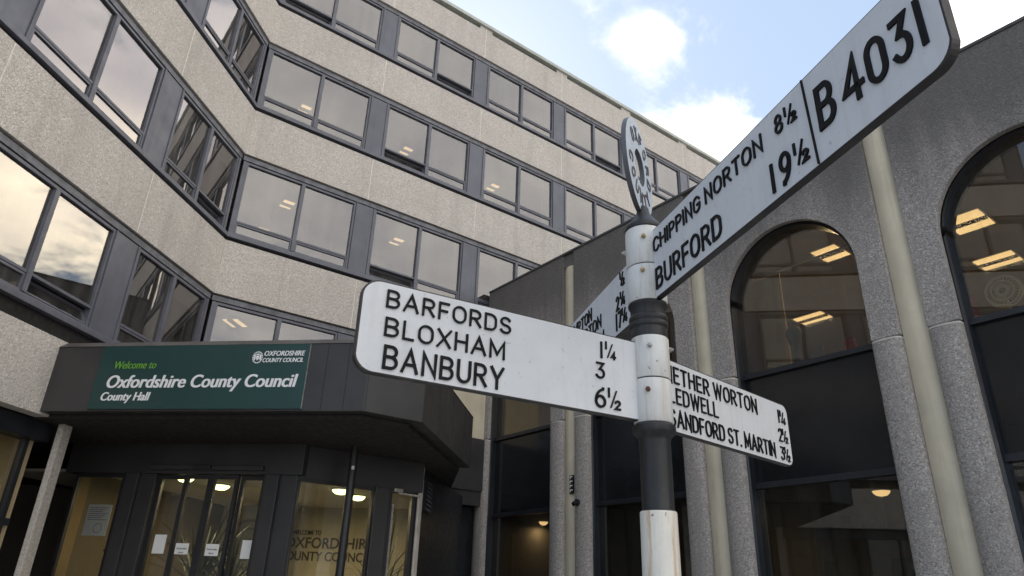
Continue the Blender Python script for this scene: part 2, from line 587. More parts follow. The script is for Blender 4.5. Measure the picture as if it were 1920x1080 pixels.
_bowlP = [(0, 1), (0.28, 1)] + _arc(0.28, 0.74, 0.26, 0.26, 90, -90)[1:] + [(0, 0.48)]
_six = [(0.44, 1.0)] + _arc(0.52, 0.30, 0.52, 0.66, 100, 180) + _arc(0.27, 0.29, 0.27, 0.29, 180, 540, 24)[1:]
GLYPH = {
    'I': (0.0, [[(0, 0), (0, 1)]]),
    'A': (0.70, [[(0, 0), (0.35, 1), (0.70, 0)], [(0.12, 0.32), (0.58, 0.32)]]),
    'B': (0.58, [[(0, 0), (0, 1), (0.30, 1)] + _arc(0.30, 0.76, 0.24, 0.24, 90, -90)[1:] + [(0, 0.52)],
                 [(0, 0.52), (0.31, 0.52)] + _arc(0.31, 0.26, 0.27, 0.26, 90, -90)[1:] + [(0, 0)]]),
    'C': (0.60, [_arc(0.31, 0.68, 0.31, 0.32, 20, 180) + _arc(0.31, 0.32, 0.31, 0.32, 180, 340)]),
    'D': (0.60, [[(0, 0), (0, 1), (0.27, 1)] + _arc(0.27, 0.66, 0.33, 0.34, 90, 0)[1:] + _arc(0.27, 0.34, 0.33, 0.34, 0, -90) + [(0, 0)]]),
    'E': (0.48, [[(0.48, 1), (0, 1), (0, 0), (0.48, 0)], [(0, 0.52), (0.42, 0.52)]]),
    'F': (0.48, [[(0.48, 1), (0, 1), (0, 0)], [(0, 0.50), (0.40, 0.50)]]),
    'G': (0.62, [_arc(0.31, 0.68, 0.31, 0.32, 20, 180) + _arc(0.31, 0.32, 0.31, 0.32, 180, 360) + [(0.62, 0.46), (0.36, 0.46)]]),
    'H': (0.58, [[(0, 0), (0, 1)], [(0.58, 0), (0.58, 1)], [(0, 0.52), (0.58, 0.52)]]),
    'K': (0.58, [[(0, 0), (0, 1)], [(0.55, 1), (0, 0.40)], [(0.2, 0.6), (0.58, 0)]]),
    'L': (0.46, [[(0, 1), (0, 0), (0.46, 0)]]),
    'M': (0.74, [[(0, 0), (0, 1), (0.37, 0.22), (0.74, 1), (0.74, 0)]]),
    'N': (0.60, [[(0, 0), (0, 1), (0.60, 0), (0.60, 1)]]),
    'O': (0.66, [_arc(0.33, 0.62, 0.33, 0.38, 0, 180, 16) + _arc(0.33, 0.38, 0.33, 0.38, 180, 360, 16) + [(0.66, 0.62)]]),
    'P': (0.54, [[(0, 0)] + _bowlP]),
    'R': (0.57, [[(0, 0)] + _bowlP, [(0.25, 0.48), (0.57, 0)]]),
    'S': (0.56, [_arc(0.28, 0.75, 0.26, 0.25, 25, 268) + _arc(0.28, 0.25, 0.28, 0.25, 88, -160)]),
    'T': (0.58, [[(0, 1), (0.58, 1)], [(0.29, 1), (0.29, 0)]]),
    'U': (0.60, [[(0, 1), (0, 0.32)] + _arc(0.30, 0.32, 0.30, 0.32, 180, 360)[1:] + [(0.60, 1)]]),
    'W': (0.92, [[(0, 1), (0.23, 0), (0.46, 0.95), (0.69, 0), (0.92, 1)]]),
    'X': (0.62, [[(0, 0), (0.62, 1)], [(0, 1), (0.62, 0)]]),
    'Y': (0.62, [[(0, 1), (0.31, 0.45), (0.62, 1)], [(0.31, 0.45), (0.31, 0)]]),
    '0': (0.50, [_arc(0.25, 0.72, 0.25, 0.28, 0, 180, 16) + _arc(0.25, 0.28, 0.25, 0.28, 180, 360, 16) + [(0.50, 0.72)]]),
    '2': (0.54, [_arc(0.27, 0.74, 0.26, 0.26, 170, -35) + [(0, 0), (0.54, 0)]]),
    '3': (0.52, [[(0.03, 1), (0.49, 1), (0.22, 0.60)] + _arc(0.23, 0.30, 0.29, 0.30, 80, -150)]),
    '4': (0.58, [[(0.42, 0), (0.42, 1), (0, 0.28), (0.58, 0.28)]]),
    '6': (0.54, [_six]),
    '7': (0.50, [[(0, 1), (0.50, 1), (0.14, 0)]]),
    '8': (0.54, [_arc(0.27, 0.76, 0.22, 0.24, -90, 270, 24), _arc(0.27, 0.26, 0.27, 0.26, 90, 450, 24)]),
    '9': (0.54, [[(0.54 - x, 1 - y) for x, y in _six]]),
    '.': (0.02, [[(0.01, 0.0), (0.01, 0.05)]]),
    '/': (0.40, [[(0, 0), (0.40, 1)]]),
}


def ribbon(pts, hw):
    """left and right edges of a stroke of half width hw with mitred joints and square ends"""
    P = [Vector((x, y)) for x, y in pts]
    P = [p for i, p in enumerate(P) if i == 0 or (p - P[i - 1]).length > 1e-6]
    closed = len(P) > 3 and (P[0] - P[-1]).length < 1e-5
    if closed:
        P = P[:-1]
    n = len(P)
    if not closed:
        P[0] = P[0] - (P[1] - P[0]).normalized() * hw
        P[-1] = P[-1] + (P[-1] - P[-2]).normalized() * hw
    out = []
    for i in range(n):
        a = P[i - 1] if (i > 0 or closed) else None
        b = P[(i + 1) % n] if (i < n - 1 or closed) else None
        d0 = (P[i] - a).normalized() if a is not None else (b - P[i]).normalized()
        d1 = (b - P[i]).normalized() if b is not None else d0
        n0, n1 = Vector((-d0.y, d0.x)), Vector((-d1.y, d1.x))
        mt = n0 + n1
        if mt.length < 0.3:
            mt = n0
        mt.normalize()
        k = hw / max(0.38, mt.dot(n0))
        out.append((P[i] + mt * k, P[i] - mt * k))
    if closed:
        out.append(out[0])
    return out


def cast_text(mb, s, origin, er, hh, width, weight=0.15, lift=0.004):
    """raised block capitals hh tall filling the width, standing lift proud of an upright face"""
    er = Vector(er)
    nrm = er.cross(Vector((0, 0, 1)))
    wt = hh * weight
    gap, x, xs = 0.30, 0.0, []
    for ch in s:
        if ch == ' ':
            x += 0.34
            continue
        xs.append((ch, x))
        x += GLYPH[ch][0] + gap
    total = max(1e-6, x - gap)
    kx = (width - wt) / total if total > 0.03 else hh
    ky = hh - wt
    o = Vector(origin)
    lay = 0
    for ch, gx in xs:
        for st in GLYPH[ch][1]:
            lay += 1
            rb = ribbon([(wt / 2 + (gx + px) * kx, wt / 2 + py * ky) for px, py in st], wt / 2)
            top = lift + 0.00025 * (lay % 3)
            V, Fc = [], []
            for l, r_ in rb:
                for q, e in ((l, top), (r_, top), (l, 0.0002), (r_, 0.0002)):
                    V.append(o + er * q.x + Vector((0, 0, q.y)) + nrm * e)
            for i in range(len(rb) - 1):
                a, b = 4 * i, 4 * i + 4
                Fc += [(a, a + 1, b + 1, b), (a, b, b + 2, a + 2), (a + 1, a + 3, b + 3, b + 1)]
            e_ = 4 * (len(rb) - 1)
            Fc += [(0, 2, 3, 1), (e_, e_ + 1, e_ + 3, e_ + 2)]
            mb.raw(V, Fc)


# ------------------------------------------------------------------ setting
g = MB()
g.face([(-600, -600, GROUND), (600, -600, GROUND), (600, 600, GROUND), (-600, 600, GROUND)])
tag(g.obj('ground', 'ground'), None, None, kind='structure')

# ------------------------------------------------------------------ office block: wing A (runs along x) and wing C (runs at 45 degrees)
P0 = (2.856, 13.706)
h = math.sqrt(0.5)
FA = Fr(P0, (1, 0), (0, -1))
FC = Fr(P0, (-h, -h), (h, -h))
office = thing('office_block', 'tall office block of buff pebbledash bands and grey windows, two wings meeting in a corner',
               'building', (P0[0], P0[1], GROUND))
LEN = {'A': 21.6, 'C': 11.9}
FRM = {'A': FA, 'C': FC}
PIL = {'A': [(2.70, 3.19), (5.755, 6.255), (8.82, 9.32), (11.88, 12.38), (14.95, 15.45), (18.0, 18.5), (21.07, 21.6)],
       'C': [(2.24, 2.84), (5.40, 5.97), (8.50, 9.07), (11.4, 11.9)]}
# storeys: (top of lower band, underside of the band above, sill level)
STO = [(4.76, 6.95, 4.95), (8.14, 10.26, 8.16), (11.43, 13.43, 11.45), (14.58, 16.45, 14.60)]
BANDS = [(3.69, 4.76), (6.95, 8.14), (10.26, 11.43), (13.43, 14.58), (16.45, 17.62)]
JOINT = {'A': [2.95, 6.05, 9.13, 12.15, 15.2, 18.25], 'C': [2.46, 5.55, 8.7]}

OPEN = {('A', 3, 0, 0), ('A', 3, 1, 1), ('A', 3, 3, 1), ('A', 2, 1, 0), ('A', 1, 1, 0), ('C', 0, 1, 0), ('C', 1, 0, 0)}


brnd = random.Random(5)


def build_wing(w):
    fr, L = FRM[w], LEN[w]
    js = [0.0] + JOINT[w] + [L]
    for bi, (z0, z1) in enumerate(BANDS):
        for k in range(len(js) - 1):
            a, b = js[k] + (0.009 if k else 0), js[k + 1] - 0.009
            m = MB()
            if bi == 4:
                # parapet panels: a nib at each end reaches the coping, between them a slot
                m.prism_face(fr, [(a, z0), (b, z0), (b, z1), (b - 0.22, z1), (b - 0.22, z1 - 0.13), (a + 0.22, z1 - 0.13), (a + 0.22, z1), (a, z1)], -0.22, 0.0)
            else:
                # the inner corner is mitred
                t = math.tan(R(22.5))
                if k == 0:
                    pl = [(0, 0.0), (b, 0.0), (b, -0.22), (-0.22 * t, -0.22)]
                    pts = [fr.p(u, v, 0) for u, v in pl]
                    m.prism_z([(q.x, q.y) for q in pts], z0, z1)
                else:
                    m.box(fr, a, b, -0.22, 0.0, z0, z1)
            m.obj('concrete_panel', 'pebble', office, bevel=0.008)
        for jt in JOINT[w]:
            m = MB()
            m.box(fr, jt - 0.0088, jt + 0.0088, -0.1, -0.003, z0 + 0.004, z1 - (0.004 if bi < 4 else 0.0))
            m.obj('joint_sealant', 'sealant', office)
        m = MB()
        m.box(fr, 0.02, L, -0.30, -0.225, z0 + 0.02, z1 - 0.02)
        m.obj('backing_wall', 'gap', office)
    # coping
    m = MB()
    m.prism_z([(q.x, q.y) for q in (fr.p(0, 0.07, 0), fr.p(L, 0.07, 0), fr.p(L, -0.4, 0), fr.p(-0.4 * math.tan(R(22.5)), -0.4, 0))], 17.62, 17.74)
    m.obj('coping', 'coping', office, bevel=0.01)
    for si, (S, T, SL) in enumerate(STO):
        # sill with a drip; the gap under it is coloured dark for the drip's shadow
        m = MB()
        m.box(fr, 0.0, L, -0.2, -0.05, S + 0.003, SL + 0.05, 1)
        m.box(fr, 0.0, L, -0.2, 0.035, SL + 0.05, SL + 0.135, 0)
        m.box(fr, 0.0, L, -0.2, -0.012, SL + 0.135, SL + 0.165, 0)
        m.obj('sill', ['frame', 'gap'], office, bevel=0.006)
        # head flashing and dark drip line
        m = MB()
        m.box(fr, 0.0, L, -0.2, -0.045, T - 0.135, T - 0.028, 0)
        m.box(fr, 0.0, L, -0.2, -0.085, T - 0.155, T - 0.135, 1)
        m.box(fr, 0.0, L, -0.2, -0.12, T - 0.028, T - 0.003, 1)
        m.obj('head_flashing', ['lead', 'gap'], office)
        gz0, gz1 = SL + 0.165, T - 0.155
        edges = [0.0] + [e for p in PIL[w] for e in p]
        for k, (a, b) in enumerate(PIL[w]):
            m = MB()
            m.box(fr, a, b, -0.2, -0.055, gz0, gz1)
            m.box(fr, a - 0.0, a + 0.035, -0.2, -0.035, gz0 - 0.001, gz1 + 0.001)
            m.box(fr, b - 0.035, b, -0.2, -0.035, gz0 - 0.001, gz1 + 0.001)
            m.obj('cladding_panel', 'cladding', office, bevel=0.004)
        spans = [(0.0 if k == 0 else PIL[w][k - 1][1], PIL[w][k][0]) for k in range(len(PIL[w]))]
        for k, (a, b) in enumerate(spans):
            fo = MB()
            gl = MB()
            sash_list = []
            fw = 0.05
            a0 = a + (0.09 if k == 0 else 0.0)
            if k == 0:
                fo.box(fr, a + 0.02, a0, -0.2, -0.045, gz0, gz1)
            mid = 0.5 * (a0 + b)
            tz = SL + 0.475
            fo.box(fr, a0, a0 + fw, -0.16, -0.06, gz0, gz1)
            fo.box(fr, b - fw, b, -0.16, -0.06, gz0, gz1)
            fo.box(fr, a0 + fw, b - fw, -0.16, -0.06, gz1 - fw, gz1)
            fo.box(fr, a0 + fw, b - fw, -0.16, -0.06, gz0, gz0 + 0.035)
            fo.box(fr, mid - 0.042, mid + 0.042, -0.16, -0.045, gz0 + 0.035, gz1 - fw)
            for side, (l, r_) in enumerate(((a0 + fw, mid - 0.042), (mid + 0.042, b - fw))):
                fo.box(fr, l, r_, -0.15, -0.062, tz - 0.014, tz + 0.03)
                gl.box(fr, l, r_, -0.112, -0.106, tz + 0.03, gz1 - fw)
                # hopper sash below the transom
                zb, zt = gz0 + 0.037, tz - 0.02
                sm, pm = MB(), MB()
                opened = (w, si, k, side) in OPEN
                sw = 0.032
                sm.box(fr, l + 0.003, r_ - 0.003, -0.13, -0.070, zt - 0.034, zt)
                sm.box(fr, l + 0.003, r_ - 0.003, -0.13, -0.070, zb, zb + 0.022)
                sm.box(fr, l + 0.003, l + sw, -0.13, -0.070, zb + 0.022, zt - 0.034)
                sm.box(fr, r_ - sw, r_ - 0.003, -0.13, -0.070, zb + 0.022, zt - 0.034)
                pm.box(fr, l + sw, r_ - sw, -0.104, -0.098, zb + 0.022, zt - 0.034)
                if opened:
                    piv = fr.p(0, -0.10, zb)
                    ax = fr.eu.normalized()
                    ang = R(24)
                    rot = Matrix.Rotation(ang, 4, ax)
                    test = rot @ Vector((0, 0, 1))
                    if test.dot(fr.ev) > 0:
                        rot = Matrix.Rotation(-ang, 4, ax)
                    for q in (sm, pm):
                        q.v = [tuple(piv + rot @ (Vector(p) - piv)) for p in q.v]
                sash_list.append((sm, pm))
            win = fo.obj('window', 'frame', office, bevel=0.004)
            gl.obj('glazing', 'glass', win)
            for l, r_ in ((a0 + fw, mid - 0.042), (mid + 0.042, b - fw)):
                dr = brnd.choice((0.0, 0.12, 0.16, 0.22, 0.0, 0.3, 0.55, 0.14))
                if dr and (w, si, k) not in (('A', 1, 1), ('A', 1, 0), ('A', 2, 0)):
                    q = MB()
                    q.box(fr, l + 0.01, r_ - 0.01, -0.19, -0.185, gz1 - fw - dr, gz1 - fw)
                    q.obj('roller_blind', 'blind', win)
            for sm, pm in sash_list:
                s = MB()
                s.raw(sm.v, sm.f, 0)
                s.raw(pm.v, pm.f, 1)
                s.obj('hopper_sash', ['frame', 'glass'], win)


build_wing('A')
build_wing('C')

# corner trim at the meeting of the wings, floor slabs, roof and rooms
bis = Vector((-math.sin(R(22.5)), math.cos(R(22.5))))


def plan(dA, back):
    """plan of the block, dA behind the faces, back metres deep"""
    t = math.tan(R(22.5))
    pts = [FC.p(LEN['C'], -dA, 0), FC.p(-dA * t, -dA, 0), FA.p(LEN['A'], -dA, 0), FA.p(LEN['A'], -back, 0), FA.p(-back * t, -back, 0), FC.p(LEN['C'], -back, 0)]
    return [(p.x, p.y) for p in pts]


for i, (z0, z1) in enumerate(BANDS):
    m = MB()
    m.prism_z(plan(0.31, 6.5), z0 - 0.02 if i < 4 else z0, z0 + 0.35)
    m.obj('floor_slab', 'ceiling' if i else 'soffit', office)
m = MB()
m.prism_z(plan(0.31, 6.5), 17.30, 17.45)
m.obj('roof', 'roofing', office)
t_ = math.tan(R(22.5))
m = MB()
for fr, L in ((FA, LEN['A']), (FC, LEN['C'])):
    m.prism_z([(q.x, q.y) for q in (fr.p(-6.5 * t_, -6.5, 0), fr.p(L, -6.5, 0), fr.p(L, -6.7, 0), fr.p(-6.7 * t_, -6.7, 0))], GROUND, 17.6)
    m.box(fr, L - 0.15, L, -6.5, -0.23, GROUND, 17.6)
m.obj('back_wall', 'room', office)
m = MB()
for (S, T, SL) in STO:
    for u in (3.0, 9.1, 15.2):
        m.box(FA, u - 0.06, u + 0.06, -6.5, -2.2, S + 0.1, T - 0.03)
m.obj('partition', 'room', office)
m = MB()
for (S, T, SL) in STO[:1] + STO[1:]:
    m.box(FA, 0.3, LEN['A'], -0.75, -0.32, S - 0.6, S + 0.55)
m.obj('bench_top', 'room', office)


def place_child_plain(mb, name, mats, parent, **kw):
    return mb.obj(name, mats, parent, **kw)


# ground storey of wing C: glazing beside the pebbledash column
m = MB()
for u in (2.95, 5.9, 8.9):
    m.box(FC, u, u + 0.07, -0.42, -0.33, GROUND, 3.42)
m.box(FC, 2.85, LEN['C'], -0.42, -0.34, 2.28, 2.37)
m.box(FC, 2.74, LEN['C'], -0.50, -0.22, 3.42, 3.665)
w_ = m.obj('shopfront', 'navy_frame', office)
m = MB()
m.box(FC, 2.90, LEN['C'], -0.388, -0.382, GROUND + 0.1, 3.42)
m.obj('glazing', 'glass_door', w_)
m = MB()
m.box(FC, 2.585, 2.765, -0.125, -0.03, GROUND, 3.69)
m.obj('column', 'pebble', office, bevel=0.02)
m = MB()
m.box(FC, 2.9, LEN['C'], -3.4, -3.2, GROUND, 3.66)
m.box(FC, 2.80, 2.88, -3.2, -0.4, GROUND, 3.66)
m.obj('inner_wall', 'room_warm', office)

# ground storey of wing A behind the porch: dark beam, dark screen, louvre
m = MB()
m.box(FA, 1.6, 6.635, 0.0, 0.14, 3.82, 5.02)
m.box(FA, 1.6, 6.635, 0.0, 0.10, 3.50, 3.82)
m.obj('link_beam', 'bronze', office, bevel=0.01)
m = MB()
m.box(FA, 5.45, 6.635, 0.003, 0.06, 5.02, 6.95)
m.obj('rendered_wall', 'cream', office)
m = MB()
m.box(FA, 6.02, 6.62, -0.25, -0.15, GROUND, 3.5)
m.obj('dark_screen', 'black_panel', office)

# ------------------------------------------------------------------ arched hall (block B): runs along y
XB = 9.496
FB = Fr((XB, 0), (0, 1), (-1, 0))
hall = thing('arched_hall', 'dark grey aggregate hall with tall round arched windows and cream strips in its piers',
             'building', (XB, 5.0, GROUND))
PC = [-10.1, -6.65, -3.18, 0.28, 3.71, 7.14, 10.63, 14.08]
HW = 0.575          # half width of a pier
GR = 0.175           # half width of the groove
ZJ, ZT, ZSP = 5.03, 8.86, 6.26
DEP = 0.10
YA = P0[1]
for k in range(len(PC) - 1):
    y0, y1 = PC[k] + GR, min(PC[k + 1] - GR, YA - 0.002)
    j0, j1 = PC[k] + HW, PC[k + 1] - HW
    cy, rad = 0.5 * (j0 + j1), 0.5 * (j1 - j0)
    arch = [(cy + rad * math.cos(t * math.pi / 40), ZSP + rad * math.sin(t * math.pi / 40)) for t in range(41)]
    m = MB()
    # one cladding panel per bay, cut by the arch; split into strips so each face stays simple
    zj = ZJ + 0.02
    outl = [(j1, zj), (y1, zj), (y1, ZT), (y0, ZT), (y0, zj), (j0, zj)] + [(j0, ZSP)] + arch[::-1][1:-1] + [(j1, ZSP)]
    m.prism_face(FB, outl, -DEP, 0.0)
    m.obj('arch_panel', 'pebble_dark', hall, bevel=0.012)
    # piers below the joint: rounded halves either side of the groove
    for (e, s, far) in ((j0, -1, False), (j1, 1, True)):
        if far and k == len(PC) - 2:
            wd = YA - e - 0.002
        else:
            wd = HW - GR
        prof = [(0, -DEP), (0, -0.01), (0.02, 0.012), (0.08, 0.034), (0.17, 0.05), (0.27, 0.05), (0.35, 0.03), (0.392, -0.005), (wd, -0.03), (wd, -DEP)]
        m = MB()
        pts = [FB.p(e + s * a, b, 0) for a, b in prof]
        m.prism_z([(q.x, q.y) for q in pts], GROUND, ZJ - 0.03)
        m.obj('pier', 'pebble_dark', hall, smooth=True, angle=50)
        m = MB()
        pts = [FB.p(e + s * a, b + (0.006 if 1 < i_ < 8 else 0), 0) for i_, (a, b) in enumerate(prof)]
        m.prism_z([(q.x, q.y) for q in pts], ZJ - 0.03, ZJ - 0.006)
        m.obj('mortar_joint', 'mortar', hall)
    # window: dark lining, rails, glazing
    m = MB()
    t = 0.045
    m.box(FB, j0 - 0.02, j0 + t, -0.46, -DEP - 0.002, GROUND, ZSP)
    m.box(FB, j1 - t, j1 + 0.02, -0.46, -DEP - 0.002, GROUND, ZSP)
    for i in range(40):
        a0, a1 = i * math.pi / 40, (i + 1) * math.pi / 40
        q = [(cy + r_ * math.cos(a), ZSP + r_ * math.sin(a)) for r_, a in ((rad + 0.02, a0), (rad + 0.02, a1), (rad - t, a1), (rad - t, a0))]
        m.prism_face(FB, q, -0.46, -DEP - 0.002)
    for z0, z1 in ((ZJ - 0.02, ZJ + 0.055), (3.275, 3.355)):
        m.box(FB, j0 + t, j1 - t, -0.40, -0.195, z0, z1)
        m.box(FB, j0 + t, j1 - t, -0.30, -0.165, z0 - 0.014, z0 + 0.012)
    win = m.obj('window', 'navy_frame', hall, smooth=True, angle=30)
    m = MB()
    gi = [(cy + (rad - t + 0.01) * math.cos(i * math.pi / 32), ZSP + (rad - t + 0.01) * math.sin(i * math.pi / 32)) for i in range(33)]
    m.prism_face(FB, [(j0 + t, ZJ + 0.055), (j1 - t, ZJ + 0.055), (j1 - t, ZSP)] + gi[1:-1] + [(j0 + t, ZSP)], -0.245, -0.240)
    m.obj('glazing', 'glass_hall', win)
    m = MB()
    m.box(FB, j0 + t, j1 - t, -0.245, -0.240, GROUND + 0.1, 3.261)
    m.obj('glazing', 'glass_hall', win)
    m = MB()
    m.box(FB, j0 + t, j1 - t, -0.26, -0.235, 3.355, ZJ - 0.034)
    m.obj('spandrel_panel', 'black_panel', win)
for k, c in enumerate(PC):
    if c - GR > YA:
        continue
    m = MB()
    n = 8
    prof = [(c + GR * 0.98 * (2 * i / n - 1), -0.075 + 0.055 * math.cos((2 * i / n - 1) * math.pi / 2)) for i in range(n + 1)]
    pts = [FB.p(a, b, 0) for a, b in prof] + [FB.p(c + GR, -0.135, 0), FB.p(c - GR, -0.135, 0)]
    m.prism_z([(q.x, q.y) for q in pts], GROUND, ZT - 0.32)
    m.obj('cream_strip', 'cream', hall, smooth=True, angle=40)
    m = MB()
    m.box(FB, c - GR, c + GR, -0.135, -0.045, ZT - 0.318, ZT - 0.004)
    m.obj('strip_cap', 'pebble_dark', hall)
m = MB()
m.box(FB, PC[0], YA - 0.005, -0.30, 0.025, ZT, ZT + 0.05)
m.obj('coping', 'roofing', hall, bevel=0.01)
m = MB()
m.box(FB, PC[0], YA - 0.005, -0.28, -DEP - 0.002, 7.62, ZT)
m.box(FB, PC[0], YA - 0.005, -0.30, -0.28, 7.62, ZT)
for c in PC:
    m.box(FB, c - HW + 0.03, min(c + HW - 0.03, YA - 0.01), -0.3, -DEP - 0.002, GROUND, 7.62)
m.obj('backing_wall', 'gap', hall)
m = MB()
m.box(FB, PC[0], YA - 0.01, -9.0, -0.31, 8.45, 8.6)
m.obj('roof', 'roofing', hall)
m = MB()
m.box(FB, PC[0], YA - 0.01, -9.0, -0.48, 7.62, 7.75)
m.obj('upper_ceiling', 'room', hall)
m = MB()
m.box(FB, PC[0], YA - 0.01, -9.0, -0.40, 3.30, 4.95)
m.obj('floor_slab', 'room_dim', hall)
m = MB()
m.box(FB, PC[0], YA - 0.01, -9.2, -9.0, 4.95, 8.45)
m.box(FB, PC[0], PC[0] + 0.2, -9.0, -0.48, 4.95, 7.62)
m.box(FB, YA - 0.25, YA - 0.05, -9.0, -0.48, 4.95, 7.62)
m.obj('upper_room_wall', 'room_warm', hall)
m = MB()
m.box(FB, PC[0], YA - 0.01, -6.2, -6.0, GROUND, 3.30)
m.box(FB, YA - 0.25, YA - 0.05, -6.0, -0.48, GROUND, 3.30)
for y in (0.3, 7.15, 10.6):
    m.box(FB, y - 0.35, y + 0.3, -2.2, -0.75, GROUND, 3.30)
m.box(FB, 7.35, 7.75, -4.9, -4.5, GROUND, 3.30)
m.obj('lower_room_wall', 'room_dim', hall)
for k in range(len(PC) - 1):
    m = MB()
    m.box(FB, PC[k] + HW + 0.05, PC[k + 1] - HW - 0.05, -0.80, -0.26, 5.075, 5.105)
    m.obj('window_board', 'room', hall)

# ------------------------------------------------------------------ entrance porch
FP = Fr(P0, (h, -h), (-h, -h))
porch = thing('entrance_porch', 'dark bronze entrance porch with angular flat canopy over glazed sliding doors', 'porch', tuple(FP.p(2.3, 2.0, GROUND)))
ol = [(0.0, 3.3), (4.58, 3.3), (5.2, 2.68), (5.2, -0.85), (0.0, -0.85)]


def inset(d, e):
    return [(0.0, 3.3 - d), (4.58 - 0.41 * d, 3.3 - d), (5.2 - d, 2.68 - 0.41 * d), (5.2 - d, -0.85 + e), (0.0, -0.85 + e)]


def plane_pts(pts):
    return [(q.x, q.y) for q in (FP.p(s, v, 0) for s, v in pts)]


m = MB()
m.prism_z(plane_pts(inset(0.0, 0)), 3.73, 4.645)
m.obj('canopy_fascia', 'bronze', porch)
m = MB()
a, b = plane_pts(inset(-0.012, 0)), plane_pts(inset(0.11, 0))
k = len(a)
m.raw([Vector((*p, 4.648)) for p in a] + [Vector((*p, 4.745)) for p in b],
      [tuple(range(k)), tuple(range(k, 2 * k))] + [(i, (i + 1) % k, k + (i + 1) % k, k + i) for i in range(k)])
m.obj('canopy_flashing', 'bronze_top', porch)
F2 = Fr((FP.p(4.58, 3.3, 0).x, FP.p(4.58, 3.3, 0).y), (1, 0), (0, -1))
F3 = Fr((FP.p(5.2, 2.68, 0).x, FP.p(5.2, 2.68, 0).y), (h, h), (h, -h))
for fr, us, v in ((FP, (4.0, 4.30), 3.3), (F2, (0.02,), 0.0), (F3, (0.9, 1.8, 2.7), 0.0)):
    for u in us:
        m = MB()
        m.box(fr, u, u + 0.005, v, v + 0.002, 3.735, 4.64)
        m.obj('canopy_joint', 'gap', porch)
m = MB()
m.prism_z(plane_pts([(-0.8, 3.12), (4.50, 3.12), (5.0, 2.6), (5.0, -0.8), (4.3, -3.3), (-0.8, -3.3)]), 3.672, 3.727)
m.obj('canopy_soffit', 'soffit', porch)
m = MB()
q = FP.p(3.78, 1.27, 0)
m.lathe([(0.062, GROUND), (0.062, 3.71)], (q.x, q.y), 28)
m.obj('canopy_column', 'black_metal', porch, smooth=True)
m = MB()
m.box(FP, 3.79, 3.83, 1.325, 1.345, 3.32, 3.37)
m.obj('column_label', 'white_paper', porch)

VD = 1.4
m = MB()
m.box(FP, -0.9, 3.06, VD - 0.16, VD + 0.05, 3.21, 3.70)           # header over doors
m.box(FP, 0.58, 2.45, VD + 0.05, VD + 0.12, 3.26, 3.33)           # track
m.obj('door_header', 'bronze', porch, bevel=0.01)
m = MB()
m.box(FP, 1.34, 1.62, VD + 0.12, VD + 0.19, 3.275, 3.325)
m.obj('door_sensor', 'black_metal', porch, bevel=0.01)
for s0, s1 in ((0.13, 0.66), (2.44, 2.99)):
    m = MB()
    m.box(FP, s0, s1, VD - 0.14, VD + 0.02, GROUND, 3.21)
    m.box(FP, s0 + 0.06, s0 + 0.28, VD + 0.02, VD + 0.09, GROUND, 3.21)
    m.obj('door_post', 'bronze', porch, bevel=0.01)


def screen(s0, s1, v, name, z1=3.21, stile=0.045):
    m = MB()
    m.box(FP, s0, s0 + stile, v - 0.06, v, GROUND, z1)
    m.box(FP, s1 - stile, s1, v - 0.06, v, GROUND, z1)
    m.box(FP, s0 + stile, s1 - stile, v - 0.06, v, z1 - 0.06, z1)
    m.box(FP, s0 + stile, s1 - stile, v - 0.06, v, GROUND, GROUND + 0.16)
    o = m.obj(name, 'black_metal', porch)
    m = MB()
    m.box(FP, s0 + stile, s1 - stile, v - 0.034, v - 0.028, GROUND + 0.16, z1 - 0.06)
    m.obj('glazing', 'glass_door', o)
    return o


screen(-0.72, 0.13, VD, 'side_screen')
ds = [0.66, 1.14, 1.585, 2.03, 2.44]
for i in range(4):
    screen(ds[i] + 0.002, ds[i + 1] - 0.002, VD - (0.0 if i in (1, 2) else 0.075), 'sliding_door', 3.205, 0.055)

# angled screen parallel to wing A, and the short return beyond it
q0 = FP.p(2.99, 1.40, 0)
FD = Fr((q0.x, q0.y), (1, 0), (0, -1))
m = MB()
m.box(FD, -0.05, 2.2, -0.2, -0.02, 3.19, 3.70)
m.obj('screen_header', 'bronze', porch)


def fd_panel(u0, u1, name, stile, rail_l=True):
    m = MB()
    m.box(FD, u0, u0 + stile, -0.08, 0, GROUND, 3.19)
    m.box(FD, u1 - stile, u1, -0.08, 0, GROUND, 3.19)
    m.box(FD, u0 + stile, u1 - stile, -0.08, 0, 3.13, 3.19)
    m.box(FD, u0 + stile, u1 - stile, -0.08, 0, GROUND, GROUND + 0.15)
    o = m.obj(name, 'black_metal', porch)
    m = MB()
    m.box(FD, u0 + stile, u1 - stile, -0.045, -0.04, GROUND + 0.15, 3.13)
    m.obj('glazing', 'glass_door', o)
    return o


fd_panel(0.0, 1.29, 'side_screen', 0.02)
m = MB()
m.box(FD, 1.30, 1.56, -0.14, 0.03, GROUND, 3.19)
m.obj('door_post', 'bronze', porch, bevel=0.01)
dr = fd_panel(1.565, 2.06, 'side_door', 0.06)
m = MB()
m.box(FD, 1.62, 1.655, 0.0, 0.03, GROUND + 0.3, 2.95)
m.obj('pull_handle', 'steel', dr)
m = MB()
m.box(FD, 1.62, 1.78, 0.0, 0.07, 3.14, 3.20)
m.cyl(FD.p(1.7, 0.05, 3.13), FD.p(2.05, 0.16, 3.10), 0.018)
m.obj('door_closer', 'steel', porch, bevel=0.006)
qr = FD.p(2.06, 0, 0)
FRT = Fr((qr.x, qr.y), (h, h), (h, -h))
m = MB()
m.box(FRT, 0.10, 0.14, -0.06, 0.0, GROUND, 3.19)
m.box(FRT, 0.34, 1.2, -0.1, -0.04, GROUND, 3.7)
m.obj('return_screen', 'black_metal', porch)
m = MB()
